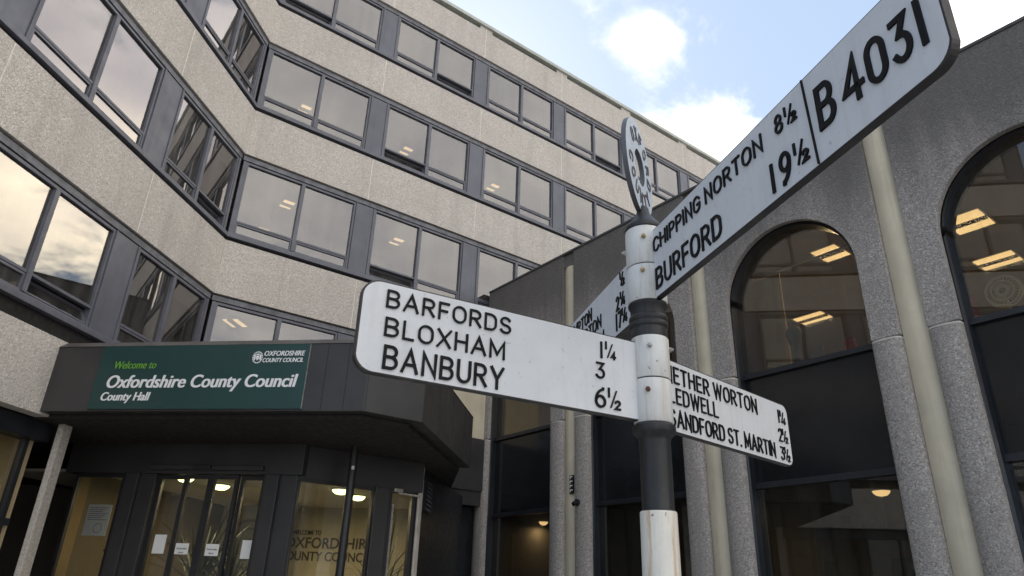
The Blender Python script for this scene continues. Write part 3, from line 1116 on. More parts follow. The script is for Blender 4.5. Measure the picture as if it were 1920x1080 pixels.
m.box(FRT, 0.155, 0.36, -0.08, 0.03, GROUND, 3.66)
m.obj('painted_pier', 'mortar', porch, bevel=0.01)
m = MB()
m.box(FRT, 1.2, 4.1, -0.1, -0.04, GROUND, 3.66)
m.obj('dark_wall', 'navy_frame', porch)
m = MB()
m.box(FRT, 0.65, 1.05, -0.04, 0.0, 2.95, 3.5)
vent = m.obj('louvre_vent', 'black_metal', porch)
m = MB()
for i in range(7):
    z = 2.98 + i * 0.074
    m.raw([FRT.p(0.67, 0.002, z + 0.05), FRT.p(1.03, 0.002, z + 0.05), FRT.p(1.03, 0.035, z), FRT.p(0.67, 0.035, z), FRT.p(0.67, 0.002, z + 0.038), FRT.p(1.03, 0.002, z + 0.038), FRT.p(1.03, 0.035, z - 0.012), FRT.p(0.67, 0.035, z - 0.012)],
          [(0, 1, 2, 3), (4, 5, 6, 7), (3, 2, 6, 7), (0, 1, 5, 4), (0, 3, 7, 4), (1, 2, 6, 5)])
m.obj('slat', 'cladding', vent)
# lobby behind the doors
m = MB()
m.box(FP, -0.7, 4.1, -3.4, -3.2, GROUND, 3.66)
m.obj('lobby_wall', 'lobby', porch)
m = MB()
m.prism_z(plane_pts([(-2.4, 1.2), (2.95, 1.2), (3.9, 0.25), (4.3, -0.25), (4.3, -3.2), (-2.4, -3.2)]), 3.26, 3.30)
m.obj('lobby_ceiling', 'ceiling', porch)
m = MB()
m.box(FP, 0.95, 1.25, -2.6, -2.3, GROUND, 3.26)
m.obj('lobby_pier', 'lobby', porch)
m = MB()
m.box(FP, -0.775, -0.715, 1.06, 1.30, GROUND, 3.66)
m.obj('lobby_side_wall', 'tan_wall', porch)
m = MB()
m.box(FP, -0.775, -0.715, -3.2, 1.06, GROUND, 3.66)
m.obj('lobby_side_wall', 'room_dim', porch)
# ------------------------------------------------------------------ welcome sign on the canopy
sign = thing('welcome_sign', 'dark green welcome board with white lettering fixed to the front of the canopy', 'sign', tuple(FP.p(2.2, 3.31, 3.75)))
m = MB()
m.box(FP, 0.715, 3.75, 3.304, 3.322, 3.752, 4.640)
board = m.obj('board', 'sign_green', sign)
m = MB()
m.box(FP, 3.75, 3.757, 3.303, 3.324, 3.752, 4.640)
m.obj('edge_strip', 'steel', sign)
er = tuple(FP.eu)


def sign_text(s, su, z, hh, w, mt, bold=0.0, shear=0.0, nm='lettering', **kw):
    mb = MB()
    n = 4 if bold > 0.02 else 2
    wt = bold * hh * 1.9
    for i in range(n):
        put_text(mb, s, FP.p(su + wt * i / (n - 1), 3.322, z), er, hh, w - wt, lift=0.003 + i * 0.0002, bold=bold * 0.2, shear=shear, extrude=0.002, **kw)
    return mb.obj(nm, mt, sign)


sign_text("Welcome to", 0.955, 4.315, 0.105, 0.62, 'sign_lime', 0.012, 0.22)
sign_text("Oxfordshire County Council", 0.905, 4.045, 0.175, 2.74, 'sign_white', 0.038, 0.17)
sign_text("County Hall", 0.875, 3.868, 0.115, 0.72, 'sign_white', 0.038, 0.17)
sign_text("OXFORDSHIRE", 3.115, 4.475, 0.068, 0.575, 'sign_white', 0.03, 0.20)
sign_text("COUNTY COUNCIL", 3.105, 4.385, 0.058, 0.575, 'sign_white', 0.03, 0.20)
# crest: a beaded roundel with a shield and supporters
m = MB()
cs, cz = 3.025, 4.455


def blob(pts, d=0.004):
    m.prism_face(FP, [(cs + a, cz + b) for a, b in pts], 3.3225, 3.322 + d)


for i in range(18):
    t = i * 2 * math.pi / 18
    blob([(0.067 * math.cos(t) + 0.010 * math.cos(u), 0.077 * math.sin(t) + 0.010 * math.sin(u)) for u in [j * math.pi / 3 for j in range(6)]])
blob([(-0.022, 0.025), (0.022, 0.025), (0.022, -0.015), (0.0, -0.045), (-0.022, -0.015)])
blob([(-0.05, 0.035), (-0.03, 0.045), (-0.028, -0.03), (-0.045, -0.045), (-0.055, -0.01)])
blob([(0.05, 0.035), (0.03, 0.045), (0.028, -0.03), (0.045, -0.045), (0.055, -0.01)])
blob([(-0.02, 0.033), (0.02, 0.033), (0.026, 0.056), (0.01, 0.045), (0.0, 0.062), (-0.01, 0.045), (-0.026, 0.056)])
m.obj('crest', 'sign_white', sign)

# ------------------------------------------------------------------ fingerpost
CAZ = R(53.2815)


def az_dir(a):
    a = R(a)
    f = Vector((math.cos(CAZ), math.sin(CAZ), 0))
    r = Vector((math.sin(CAZ), -math.cos(CAZ), 0))
    return r * math.sin(a) + f * math.cos(a)


PX, PY = 1.504, 1.319
PB = Vector((PX, PY, 0))
fp = thing('fingerpost', 'black and white road fingerpost with four cast arms and a ring finial', 'signpost', (PX, PY, GROUND))
m = MB()
m.lathe([(0.050, GROUND), (0.050, 1.822), (0.0485, 1.826)], (PX, PY), 48, 0, False)
m.lathe([(0.0485, 1.826), (0.0438, 1.83), (0.0438, 2.015), (0.047, 2.026), (0.057, 2.034), (0.061, 2.042), (0.061, 2.056), (0.052, 2.064),
         (0.052, 2.319), (0.0535, 2.325), (0.0535, 2.350), (0.0575, 2.354), (0.0585, 2.360), (0.0575, 2.366), (0.0555, 2.370), (0.0580, 2.375),
         (0.0590, 2.381), (0.0580, 2.387), (0.0535, 2.392), (0.0535, 2.414), (0.0585, 2.420), (0.0600, 2.427), (0.052, 2.432), (0.052, 2.69)],
        (PX, PY), 48, 1, False)
m.obj('post', ['post_white', 'post_black'], fp, smooth=True, angle=40)


def collar(z0, z1, r, bolts):
    m = MB()
    m.lathe([(0.05, z0), (r - 0.002, z0), (r, z0 + 0.003), (r, z1 - 0.003), (r - 0.002, z1), (0.05, z1)], (PX, PY), 48, 0, False)
    c = m.obj('collar', 'collar_white', fp, smooth=True, angle=40)
    for a, z, mt in bolts:
        d = az_dir(a)
        b = MB()
        p = PB + Vector((0, 0, z))
        b.cyl(p + d * (r - 0.006), p + d * (r + 0.007), 0.0075, seg=6)
        b.cyl(p + d * (r + 0.007), p + d * (r + 0.013), 0.0048, 0.0042, seg=12)
        b.obj('bolt', mt, c, smooth=True, angle=30)
    return c


collar(2.064, 2.189, 0.0555, [(203, 2.153, 'rust')])
collar(2.193, 2.319, 0.0555, [(192, 2.284, 'steel'), (108, 2.284, 'steel')])
collar(2.432, 2.549, 0.0600, [(201, 2.525, 'brass')])
collar(2.553, 2.682, 0.0600, [(194, 2.640, 'brass'), (-78, 2.615, 'steel')])


def arm(a, sgn, u0, u1, z0, z1, rt, lines, label, divider=None, wgt=0.122):
    """one cast arm: az a of its tip, sgn = reading direction along it; lines = (text, x0, x1, baseline, height)"""
    d = az_dir(a)
    e = d * sgn
    n = e.cross(Vector((0, 0, 1)))
    fr = Fr((PX, PY), (d.x, d.y), (n.x, n.y))
    m = MB()
    pts = [(u0, z0), (u1 - rt, z0)]
    for i in range(1, 8):
        t = -math.pi / 2 + i * math.pi / 16
        pts.append((u1 - rt + rt * math.cos(t), z0 + rt + rt * math.sin(t)))
    pts.append((u1, z1 - rt))
    for i in range(1, 8):
        t = i * math.pi / 16
        pts.append((u1 - rt + rt * math.cos(t), z1 - rt + rt * math.sin(t)))
    pts += [(u1 - rt, z1), (u0, z1)]
    m.prism_face(fr, pts, -0.020, -0.0008)
    o = m.obj('finger_arm', 'edge_black', fp, bevel=0.0015)
    zc, uc = 0.5 * (z0 + z1), 0.5 * (u0 + u1)
    b = 0.0038
    ku, kz = 1 - b / (0.5 * (u1 - u0)), 1 - b / (0.5 * (z1 - z0))
    for nm, va, vb in (('painted_face', -0.0005, 0.0), ('painted_face', -0.0208, -0.0203)):
        m = MB()
        m.prism_face(fr, [(uc + (u - uc) * ku, zc + (z - zc) * kz) for u, z in pts], va, vb)
        m.obj(nm, 'arm_white', o)
    o['label'] = label
    for ln in lines:
        t, x0, x1, zb, hh = ln[:5]
        m = MB()
        cast_text(m, t, PB + e * x0 + Vector((0, 0, zb)), e, hh, x1 - x0, ln[5] if len(ln) > 5 else wgt)
        m.obj('lettering', 'letter_black', o)
    if divider:
        xa, za, xb, zb = divider
        q = Fr((PX, PY), (e.x, e.y), (n.x, n.y))
        m = MB()
        m.prism_face(q, [(xa - 0.002, za), (xa + 0.002, za), (xb + 0.002, zb), (xb - 0.002, zb)], 0.0003, 0.004)
        m.obj('dividing_line', 'letter_black', o)
    return o


def frac(top, bot, x, zb, hh):
    """a stacked fraction: small numerator, slash, small denominator"""
    w = hh * 0.37
    nw = w * (0.35 if top == 'I' else 1)
    return [(top, x, x + nw * 0.9, zb + hh * 0.55, hh * 0.50, 0.2), ('/', x + w * 0.35, x + w * 1.45, zb + hh * 0.05, hh * 0.9, 0.07),
            (bot, x + w * 1.05, x + w * 2.05, zb - hh * 0.02, hh * 0.50, 0.2)]


arm(-118.5, -1, 0.03, 0.884, 2.068, 2.304, 0.045,
    [("BARFORDS", -0.822, -0.474, 2.236, 0.0475), ("BLOXHAM", -0.819, -0.490, 2.163, 0.0490), ("BANBURY", -0.815, -0.490, 2.082, 0.0600),
     ("I", -0.183, -0.1755, 2.228, 0.0495), ("3", -0.200, -0.170, 2.167, 0.0480), ("6", -0.205, -0.168, 2.084, 0.0590)]
    + frac('I', '4', -0.166, 2.231, 0.048) + frac('I', '2', -0.160, 2.087, 0.056),
    'white arm reading BARFORDS 1¼, BLOXHAM 3, BANBURY 6½')
arm(164.9, 1, 0.03, 1.128, 2.432, 2.664, 0.045,
    [("CHIPPING NORTON", 0.062, 0.627, 2.580, 0.0500), ("BURFORD", 0.066, 0.430, 2.456, 0.0690),
     ("8", 0.678, 0.706, 2.584, 0.0500), ("I", 0.642, 0.653, 2.452, 0.0760), ("9", 0.674, 0.713, 2.449, 0.0820),
     ("B", 0.813, 0.866, 2.501, 0.1080), ("4", 0.888, 0.945, 2.499, 0.1050), ("0", 0.955, 1.005, 2.497, 0.1030), ("3", 1.018, 1.062, 2.495, 0.1010), ("I", 1.078, 1.091, 2.493, 0.1020)]
    + frac('I', '2', 0.715, 2.583, 0.050) + frac('I', '2', 0.726, 2.466, 0.060),
    'longest white arm reading CHIPPING NORTON 8½, BURFORD 19½ and B4031', divider=(0.793, 2.436, 0.783, 2.660))
arm(-13.0, -1, 0.03, 0.90, 2.420, 2.642, 0.045,
    [("HEMPTON", -0.78, -0.490, 2.567, 0.0500), ("DEDDINGTON", -0.82, -0.393, 2.506, 0.0490), ("BUCKINGHAM", -0.80, -0.368, 2.433, 0.0490),
     ("2", -0.247, -0.219, 2.505, 0.0520), ("I", -0.252, -0.243, 2.436, 0.0620), ("7", -0.232, -0.202, 2.438, 0.0600)]
    + frac('I', '2', -0.207, 2.580, 0.052) + frac('I', '4', -0.209, 2.508, 0.052) + frac('I', '4', -0.198, 2.443, 0.054),
    'white arm behind the post ending HEMPTON ½, DEDDINGTON 2¼, BUCKINGHAM 17¼')
arm(47.75, 1, 0.03, 0.828, 2.060, 2.283, 0.030,
    [("NETHER WORTON", 0.066, 0.602, 2.210, 0.0530), ("LEDWELL", 0.082, 0.347, 2.147, 0.0500), ("SANDFORD ST. MARTIN", 0.078, 0.700, 2.076, 0.0520),
     ("I", 0.752, 0.760, 2.207, 0.0480), ("2", 0.738, 0.764, 2.139, 0.0480), ("3", 0.738, 0.764, 2.074, 0.0470)]
    + frac('I', '4', 0.766, 2.207, 0.046) + frac('I', '2', 0.768, 2.140, 0.046) + frac('I', '2', 0.768, 2.075, 0.046),
    'white arm reading NETHER WORTON 1¼, LEDWELL 2½, SANDFORD ST. MARTIN 3½', wgt=0.105)

m = MB()
m.lathe([(0.05, 2.682), (0.0615, 2.684), (0.0625, 2.690), (0.0605, 2.697), (0.054, 2.706), (0.042, 2.720), (0.030, 2.737), (0.022, 2.752), (0.018, 2.772), (0.004, 2.786)], (PX, PY), 40, 0, True)
m.obj('cap', 'post_black', fp, smooth=True, angle=50)
dd = az_dir(25)
dn = dd.cross(Vector((0, 0, 1)))
DZ, DR, DI = 2.93, 0.170, 0.064
FDI = Fr((PX - 0.0085, PY + 0.0065), (dd.x, dd.y), (dn.x, dn.y))
m = MB()
NS = 72
for i in range(NS):
    a0, a1 = 2 * math.pi * i / NS, 2 * math.pi * (i + 1) / NS
    c0, s0, c1, s1 = math.cos(a0), math.sin(a0), math.cos(a1), math.sin(a1)
    for v in (0.008, -0.008):
        m.face([FDI.p(DI * c0, v, DZ + DI * s0), FDI.p(DR * c0, v, DZ + DR * s0), FDI.p(DR * c1, v, DZ + DR * s1), FDI.p(DI * c1, v, DZ + DI * s1)], 0)
    for r_ in (DI, DR):
        m.face([FDI.p(r_ * c0, 0.008, DZ + r_ * s0), FDI.p(r_ * c1, 0.008, DZ + r_ * s1), FDI.p(r_ * c1, -0.008, DZ + r_ * s1), FDI.p(r_ * c0, -0.008, DZ + r_ * s0)], 1)
disc = m.obj('ring_finial', ['disc_pale', 'disc_grey'], fp)
m = MB()


def ring_letter(ch, ang, up):
    a = R(ang)
    rad = Vector((math.cos(a), math.sin(a)))
    y = rad * up
    x = Vector((y.y, -y.x))
    c = rad * 0.117
    q = MB()
    cast_text(q, ch, (0, 0, 0), (1, 0, 0), 0.050, 0.034, 0.15, 0.002)
    out = []
    for v in q.v:
        p = c + x * (v[0] - 0.017) + y * (v[2] - 0.025)
        out.append(FDI.p(p.x, 0.0083 - v[1], DZ + p.y))
    m.raw(out, q.f)


for i, ch in enumerate("OXFORD"):
    ring_letter(ch, 138 - i * 28, 1)
for i, ch in enumerate("COUNTY"):
    ring_letter(ch, 192 + i * 26, -1)
m.obj('lettering', 'disc_grey', disc)


# ------------------------------------------------------------------ lamps seen through the glass
def lamp_light(o, pos, watts, size, col):
    """the light a lit lamp throws down into its room"""
    d = bpy.data.lights.new('lamp_glow', 'AREA')
    d.energy = watts
    d.size = size
    d.color = col
    l = bpy.data.objects.new('lamp_glow', d)
    COL.objects.link(l)
    l.parent = o
    l.location = Vector(pos) - parent_loc(o)


def strip_light(pos, ang, label, group, mt='lamp_office', size=(0.32, 0.42), name='ceiling_light', watts=0):
    x, y, z = pos
    o = thing(name, label, 'ceiling light', (x, y, z), group)
    c, s = math.cos(R(ang)), math.sin(R(ang))
    fr = Fr((x, y), (c, s), (-s, c))
    a, b = size[0] / 2, size[1] / 2
    m = MB()
    m.box(fr, -a, a, -b, b, z - 0.02, z - 0.001)
    m.obj('housing', 'white_plastic', o)
    m = MB()
    m.box(fr, -a + 0.03, a - 0.03, -b + 0.03, -0.07, z - 0.034, z - 0.021)
    m.box(fr, -a + 0.03, a - 0.03, 0.07, b - 0.03, z - 0.034, z - 0.021)
    m.obj('tube_panel', mt, o)
    m = MB()
    for i in range(9):
        u = -a + 0.05 + i * (2 * a - 0.1) / 8
        m.box(fr, u - 0.012, u + 0.012, -0.06, 0.06, z - 0.045, z - 0.021)
    m.box(fr, -a + 0.03, a - 0.03, -0.065, -0.055, z - 0.047, z - 0.021)
    m.box(fr, -a + 0.03, a - 0.03, 0.055, 0.065, z - 0.047, z - 0.021)
    m.obj('louvre', 'louvre', o)
    if watts:
        lamp_light(o, (x, y, z - 0.06), watts, size[0], (1.0, 0.76, 0.45))
    return o


OG = 'strip lights on the office ceilings'
strip_light((4.46, 15.55, 13.41), 0, 'lit ceiling light in the second window row from the top, nearest the inner corner', OG)
strip_light((7.51, 15.45, 13.41), 0, 'lit ceiling light above the open hopper in the second window row from the top', OG)
strip_light((10.60, 15.40, 13.41), 0, 'lit ceiling light in the third window from the corner, second row from the top', OG)
strip_light((4.36, 15.15, 10.24), 0, 'lit ceiling light high in the third row window beside the inner corner', OG)
strip_light((4.36, 16.95, 10.24), 0, 'lit ceiling light deeper in the room, low in the third row window by the corner', OG)
strip_light((7.36, 15.10, 10.24), 0, 'lit ceiling light in the third window row just above the arm reading BARFORDS', OG)
strip_light((3.70, 15.05, 6.93), 45, 'faint lit ceiling light in the lowest window row over the canopy', OG, size=(0.5, 0.4))
HG = 'louvred strip lights in the arched hall'
strip_light((12.1, 3.52, 7.615), 90, 'upper louvred strip light in the arched window with the desk fan', HG, 'lamp_warm', (0.60, 0.75), watts=34)
strip_light((14.0, 3.78, 7.615), 90, 'lower louvred strip light in the arched window with the desk fan', HG, 'lamp_warm', (0.68, 0.62), watts=34)
strip_light((11.47, 5.60, 7.615), 90, 'upper of two louvred strip lights in the whole arched window, near its crown', HG, 'lamp_warm', (0.50, 0.62), watts=34)
strip_light((14.12, 7.55, 7.615), 90, 'lower of two louvred strip lights in the whole arched window, over the desk', HG, 'lamp_warm', (0.72, 0.55), watts=34)


def dome_light(pos, r, label, group, mt, watts=4):
    x, y, z = pos
    o = thing('dome_light', label, 'ceiling light', (x, y, z), group)
    m = MB()
    m.lathe([(r * 1.06, z - 0.001), (r * 1.06, z - 0.02), (r, z - 0.022)], (x, y), 24)
    m.obj('rim', 'white_plastic', o, smooth=True)
    m = MB()
    m.lathe([(r * 0.98, z - 0.0225), (r * 0.9, z - 0.05), (r * 0.6, z - 0.085), (0.01, z - 0.1)], (x, y), 24)
    m.obj('bowl', mt, o, smooth=True)
    lamp_light(o, (x, y, z - 0.12), watts, r, (1.0, 0.80, 0.50))
    return o


DG = 'dome lights on the hall ground floor ceiling'
dome_light((11.10, 5.28, 3.298), 0.13, 'lit dome light low in the window under the whole arch', DG, 'lamp_warm')
dome_light((11.05, 13.25, 3.298), 0.11, 'lit dome light in the dark window beside the pier with the black plate', DG, 'lamp_warm')
dome_light((12.25, 11.50, 3.298), 0.11, 'lit dome light peeping out behind the fingerpost', DG, 'lamp_warm')
LG = 'round lights on the lobby ceiling'


def sv(s, v, z):
    q = FP.p(s, v, z)
    return (q.x, q.y, z)


dome_light(sv(0.80, 0.85, 3.258), 0.14, 'lit lobby light behind the first sliding door leaf', LG, 'lamp_lobby', 5)
dome_light(sv(0.95, 0.00, 3.258), 0.16, 'lit lobby light behind the second sliding door leaf', LG, 'lamp_lobby', 8)
dome_light(sv(1.55, -0.95, 3.258), 0.16, 'lit lobby light behind the last sliding door leaf', LG, 'lamp_lobby', 14)
dome_light(sv(3.02, -0.35, 3.258), 0.16, 'lit lobby light in the angled screen left of the round column', LG, 'lamp_lobby', 8)
dome_light(sv(3.05, -1.15, 3.258), 0.14, 'dimmer lobby light right of the round column', LG, 'lamp_lobby', 14)

# ------------------------------------------------------------------ things on and behind the doors
NG = 'paper notices on the sliding doors'


def notice(s0, s1, z0, z1, v, label, words=None, mt='white_paper'):
    o = thing('notice', label, 'notice', tuple(FP.p((s0 + s1) / 2, v, z0)), NG)
    m = MB()
    m.box(FP, s0, s1, v - 0.02, v - 0.016, z0, z1)
    m.obj('sheet', mt, o)
    if words:
        m = MB()
        for i, (wd, f) in enumerate(words):
            ww = (s1 - s0) * f
            put_text(m, wd, FP.p((s0 + s1) / 2 - ww / 2, v - 0.016, z1 - 0.085 - i * 0.055), er, 0.026, ww, lift=0.002, bold=0.02)
        m.obj('print', 'ink', o)
    return o


notice(0.80, 0.99, 2.05, 2.32, VD - 0.075, 'tall blank white notice on the first sliding door leaf')
notice(1.215, 1.425, 2.045, 2.20, VD, 'small notice in two printed lines on the second sliding door leaf', [("Automatic", 0.8), ("door", 0.4)])
notice(1.70, 1.91, 2.035, 2.20, VD, 'small notice in two printed lines on the third sliding door leaf', [("Automatic", 0.8), ("door", 0.4)])
notice(2.225, 2.42, 2.01, 2.27, VD - 0.075, 'tall blank white notice on the last sliding door leaf, over the wall emblem')
o = thing('poster', 'bluish white printed poster with a round drawing inside the side screen', 'poster', tuple(FP.p(-0.22, VD - 0.07, 2.28)))
m = MB()
m.box(FP, -0.42, -0.02, VD - 0.075, VD - 0.07, 2.28, 2.74)
m.obj('sheet', 'grey_paper', o)
m = MB()
for i in range(7):
    m.box(FP, -0.39, -0.06 - 0.05 * (i % 3), VD - 0.0698, VD - 0.068, 2.69 - i * 0.03, 2.697 - i * 0.03)
for i in range(20):
    a0, a1 = i * math.pi / 10, (i + 1) * math.pi / 10
    m.prism_face(FP, [(-0.18 + r_ * math.cos(a), 2.39 + r_ * math.sin(a)) for r_, a in ((0.07, a0), (0.07, a1), (0.064, a1), (0.064, a0))], VD - 0.0698, VD - 0.068)
m.obj('print', 'ink', o)
o = thing('drum_lamp', 'dark green drum shaded lamp inside the side screen under the poster', 'lamp', tuple(FP.p(0.04, 0.9, 2.0)))
q = FP.p(0.0, 1.0, 0)
m = MB()
m.lathe([(0.17, 2.10), (0.13, 2.32), (0.125, 2.32), (0.165, 2.10)], (q.x, q.y), 28, 0, False)
m.obj('lamp_shade', 'green_sage', o, smooth=True)
m = MB()
m.lathe([(0.19, 2.07), (0.19, 2.095)], (q.x, q.y), 28)
m.lathe([(0.03, 1.2), (0.025, 2.07)], (q.x, q.y), 12)
m.lathe([(0.12, GROUND), (0.10, 1.2)], (q.x, q.y), 20)
m.obj('stand', 'wood', o, smooth=True)

# lettering and emblem on the lobby wall
o = thing('wall_lettering', 'dark raised lettering welcoming visitors on the lobby wall behind the angled screen', 'lettering', tuple(FP.p(2.6, -3.19, 2.0)))
m = MB()
for s, su, z, hh, w in (("WELCOME TO", 0.98, 2.70, 0.09, 0.62), ("OXFORDSHIRE", 0.84, 2.44, 0.21, 1.92), ("COUNTY COUNCIL", 0.74, 2.19, 0.18, 2.00)):
    put_text(m, s, FP.p(su, -3.2, z), er, hh, w, lift=0.01, extrude=0.008, bold=0.01)
m.obj('letters', 'letter_dark', o)
o = thing('wall_emblem', 'large pale round emblem on the lobby wall behind the last door leaf', 'emblem', tuple(FP.p(0.6, -3.19, 2.0)))
m = MB()
m.prism_face(FP, [(0.0 + 0.52 * math.cos(i * math.pi / 24), 2.48 + 0.52 * math.sin(i * math.pi / 24)) for i in range(48)], -3.198, -3.17)
m.obj('disc', 'emblem', o)
m = MB()
for r0 in (0.48, 0.32):
    for i in range(48):
        a0, a1 = i * math.pi / 24, (i + 1) * math.pi / 24
        m.prism_face(FP, [(0.0 + r_ * math.cos(a), 2.48 + r_ * math.sin(a)) for r_, a in ((r0, a0), (r0, a1), (r0 - 0.015, a1), (r0 - 0.015, a0))], -3.17, -3.16)
m.obj('ring', 'letter_dark', o)


def spiky_plant(pos, hgt, n, label, seed):
    rnd = random.Random(seed)
    o = thing('potted_plant', label, 'plant', pos, 'spiky potted plants in the lobby')
    x, y, z = pos
    m = MB()
    m.lathe([(0.13, z), (0.18, z + 0.36), (0.16, z + 0.36)], (x, y), 20)
    m.obj('pot', 'terracotta', o, smooth=True)
    m = MB()
    top = z + 0.36
    m.cyl((x, y, top - 0.05), (x + 0.02, y, top + hgt * 0.45), 0.02, 0.014)
    for i in range(n):
        a = rnd.uniform(0, 2 * math.pi)
        b = rnd.uniform(top + hgt * 0.2, top + hgt * 0.5)
        L = rnd.uniform(0.4, 0.65) * hgt
        el = rnd.uniform(0.5, 1.35)
        d = Vector((math.cos(a), math.sin(a), 0))
        sd_ = Vector((-d.y, d.x, 0))
        pts = []
        for t in range(7):
            f = t / 6
            rr = L * f * math.cos(el)
            zz = L * (f * math.sin(el) - 0.35 * f * f * math.cos(el))
            wv = 0.034 * (1 - f) ** 0.7 * (0.5 + min(1, f * 4) * 0.5)
            c = Vector((x, y, b)) + d * rr + Vector((0, 0, zz))
            pts.append((c - sd_ * wv, c + sd_ * wv + Vector((0, 0, 0.004))))
        for t in range(6):
            m.face([pts[t][0], pts[t][1], pts[t + 1][1], pts[t + 1][0]])
    m.obj('foliage', 'leaf', o)


q = FC.p(4.1, -1.7, 3.64)
dome_light((q.x, q.y, 3.66), 0.13, 'lit dome light in the window left of the pebbledash column', 'dome lights in the left wing', 'lamp_warm', 2)

spiky_plant(sv(1.20, 0.55, GROUND), 2.25, 60, 'spiky plant behind the second sliding door leaf', 1)
spiky_plant(sv(1.66, 0.45, GROUND), 2.05, 50, 'spiky plant behind the third sliding door leaf', 2)
spiky_plant(sv(3.75, -1.0, GROUND), 2.2, 40, 'spiky plant behind the narrow side door', 3)

# ------------------------------------------------------------------ things in the hall windows
o = thing('desk_fan', 'white round desk fan on an arched window sill, beside a red jar', 'fan', (9.95, 2.71, 5.107))
c = Vector((9.95, 2.71, 5.42))
m = MB()
m.lathe([(0.12, 5.107), (0.12, 5.125), (0.02, 5.15), (0.016, 5.40)], (c.x + 0.08, c.y), 20)
m.obj('stand', 'white_plastic', o, smooth=True)
m = MB()
FF = Fr((c.x, c.y), (0, 1), (-1, 0))
for r0, dv in ((0.21, 0.0), (0.195, 0.05), (0.13, 0.06), (0.07, 0.06)):
    for i in range(32):
        a0, a1 = i * math.pi / 16, (i + 1) * math.pi / 16
        m.cyl(FF.p(r0 * math.cos(a0), dv, c.z + r0 * math.sin(a0)), FF.p(r0 * math.cos(a1), dv, c.z + r0 * math.sin(a1)), 0.011, seg=6)
for i in range(28):
    a0 = i * math.pi / 14
    m.cyl(FF.p(0.04 * math.cos(a0), 0.065, c.z + 0.04 * math.sin(a0)), FF.p(0.205 * math.cos(a0), 0.02, c.z + 0.205 * math.sin(a0)), 0.006, seg=5)
m.obj('guard', 'white_plastic', o)
m = MB()
for i in range(3):
    a = i * 2 * math.pi / 3
    P = [(0.03, -0.3), (0.11, -0.55), (0.17, -0.25), (0.17, 0.3), (0.10, 0.45), (0.03, 0.3)]
    m.prism_face(FF, [(r_ * math.cos(a + b), c.z + r_ * math.sin(a + b)) for r_, b in P], 0.01, 0.016)
m.obj('blades', 'black_metal', o)


def jar(pos, r, hh, label, mt):
    x, y, z = pos
    o = thing('storage_jar', label, 'jar', pos, 'red jars on the arched window sills')
    m = MB()
    m.lathe([(r * 0.9, z), (r, z + hh * 0.15), (r, z + hh * 0.75), (r * 0.8, z + hh * 0.85)], (x, y), 20)
    m.obj('body', mt, o, smooth=True)
    m = MB()
    m.lathe([(r * 0.86, z + hh * 0.851), (r * 0.86, z + hh)], (x, y), 20)
    m.obj('lid', mt, o, smooth=True)


jar((9.95, 3.14, 5.107), 0.10, 0.36, 'red jar on the sill beside the desk fan', 'red')
jar((9.95, 4.80, 5.107), 0.085, 0.23, 'red jar at the sill corner of the whole arched window', 'red')
o = thing('curtain', 'pleated tan curtain hanging behind the whole arched window', 'curtain', (10.35, 6.35, 5.107))
m = MB()
n = 40
prev = None
for i in range(n + 1):
    y = 6.02 + 0.48 * i / n
    x = 10.35 + 0.04 * math.sin(i * 1.25)
    if prev:
        m.face([(prev[0], prev[1], 5.11), (x, y, 5.11), (x, y, 7.0), (prev[0], prev[1], 7.0)])
    prev = (x, y)
m.obj('cloth', 'curtain', o, smooth=True)
m = MB()
m.cyl((10.35, 4.4, 7.03), (10.35, 6.6, 7.03), 0.02)
m.obj('rail', 'white_plastic', o, smooth=True)
o = thing('globe_vase', 'round greenish glass vase on the sill of the whole arched window', 'vase', (9.95, 5.67, 5.107))
m = MB()
m.lathe([(0.09, 5.107), (0.06, 5.20), (0.055, 5.42), (0.10, 5.52), (0.135, 5.62), (0.13, 5.68), (0.09, 5.75), (0.06, 5.77)], (9.95, 5.67), 24)
m.obj('body', 'green_sage', o, smooth=True)
o = thing('monitor', 'black computer monitor on the sill between vase and red jar', 'monitor', (9.98, 5.36, 5.107))
FM = Fr((9.98, 5.36), (0.35, 0.94), (-0.94, 0.35))
m = MB()
m.box(FM, -0.15, 0.15, -0.015, 0.015, 5.15, 5.33)
m.obj('screen', 'black_metal', o, bevel=0.01)
m = MB()
m.box(FM, -0.03, 0.03, -0.05, -0.015, 5.107, 5.25)
m.box(FM, -0.09, 0.09, -0.1, 0.05, 5.106, 5.118)
m.obj('stand', 'black_metal', o)


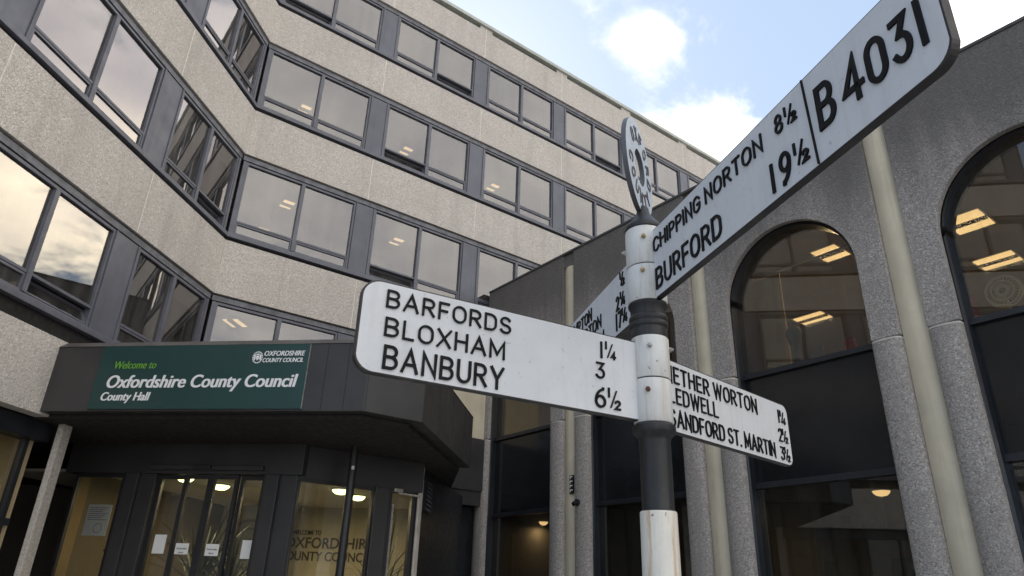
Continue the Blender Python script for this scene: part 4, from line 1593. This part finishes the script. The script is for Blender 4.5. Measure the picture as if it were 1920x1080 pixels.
def picture(y, z, w, hh, label):
    x = XB + 5.985
    o = thing('framed_picture', label, 'picture', (x, y, z), 'framed pictures on the hall ground floor wall')
    m = MB()
    for a, b, c_, d in ((-w / 2, w / 2, -hh / 2, -hh / 2 + 0.08), (-w / 2, w / 2, hh / 2 - 0.08, hh / 2), (-w / 2, -w / 2 + 0.08, -hh / 2 + 0.08, hh / 2 - 0.08), (w / 2 - 0.08, w / 2, -hh / 2 + 0.08, hh / 2 - 0.08)):
        m.box(FB, y + a, y + b, -5.995, -5.95, z + c_, z + d)
    m.obj('frame', 'wood', o)
    m = MB()
    m.box(FB, y - w / 2 + 0.08, y + w / 2 - 0.08, -5.99, -5.965, z - hh / 2 + 0.08, z + hh / 2 - 0.08)
    m.obj('canvas', 'green_sage', o)


picture(7.05, 2.32, 0.85, 0.75, 'framed dark picture nearer the pier on the ground floor wall')
picture(8.6, 2.32, 0.75, 0.65, 'framed dark picture left of the inner column on the ground floor wall')

# small fittings on the pier left of the fingerpost
o = thing('sign_plate', 'small upright black plate with white marks on the cream strip of the pier', 'sign', (XB - 0.0, 10.60, 3.5))
m = MB()
m.box(FB, 10.49, 10.60, -0.03, -0.004, 3.52, 3.88)
m.obj('plate', 'black_metal', o)
m = MB()
for i in range(4):
    z = 3.86 - i * 0.085
    m.box(FB, 10.51, 10.585, -0.0035, 0.0, z - 0.02, z)
    m.box(FB, 10.57, 10.585, -0.0035, 0.0, z - 0.05, z - 0.02)
m.obj('marks', 'white_paper', o)
o = thing('round_fitting', 'small round black fitting on the pier beneath the black plate', 'fitting', (XB, 10.26, 3.2))  # plain black cylindrical fitting, gives no light
m = MB()
p = FB.p(10.30, 0.045, 3.33)
m.cyl(p, p + Vector((-0.05, 0, 0)), 0.065, seg=20)
m.obj('base', 'black_metal', o, smooth=True, angle=40)
m = MB()
m.cyl(p + Vector((-0.05, 0, 0)), p + Vector((-0.13, 0, -0.04)), 0.05, 0.04, seg=20)
m.obj('eye', 'black_panel', o, smooth=True, angle=40)
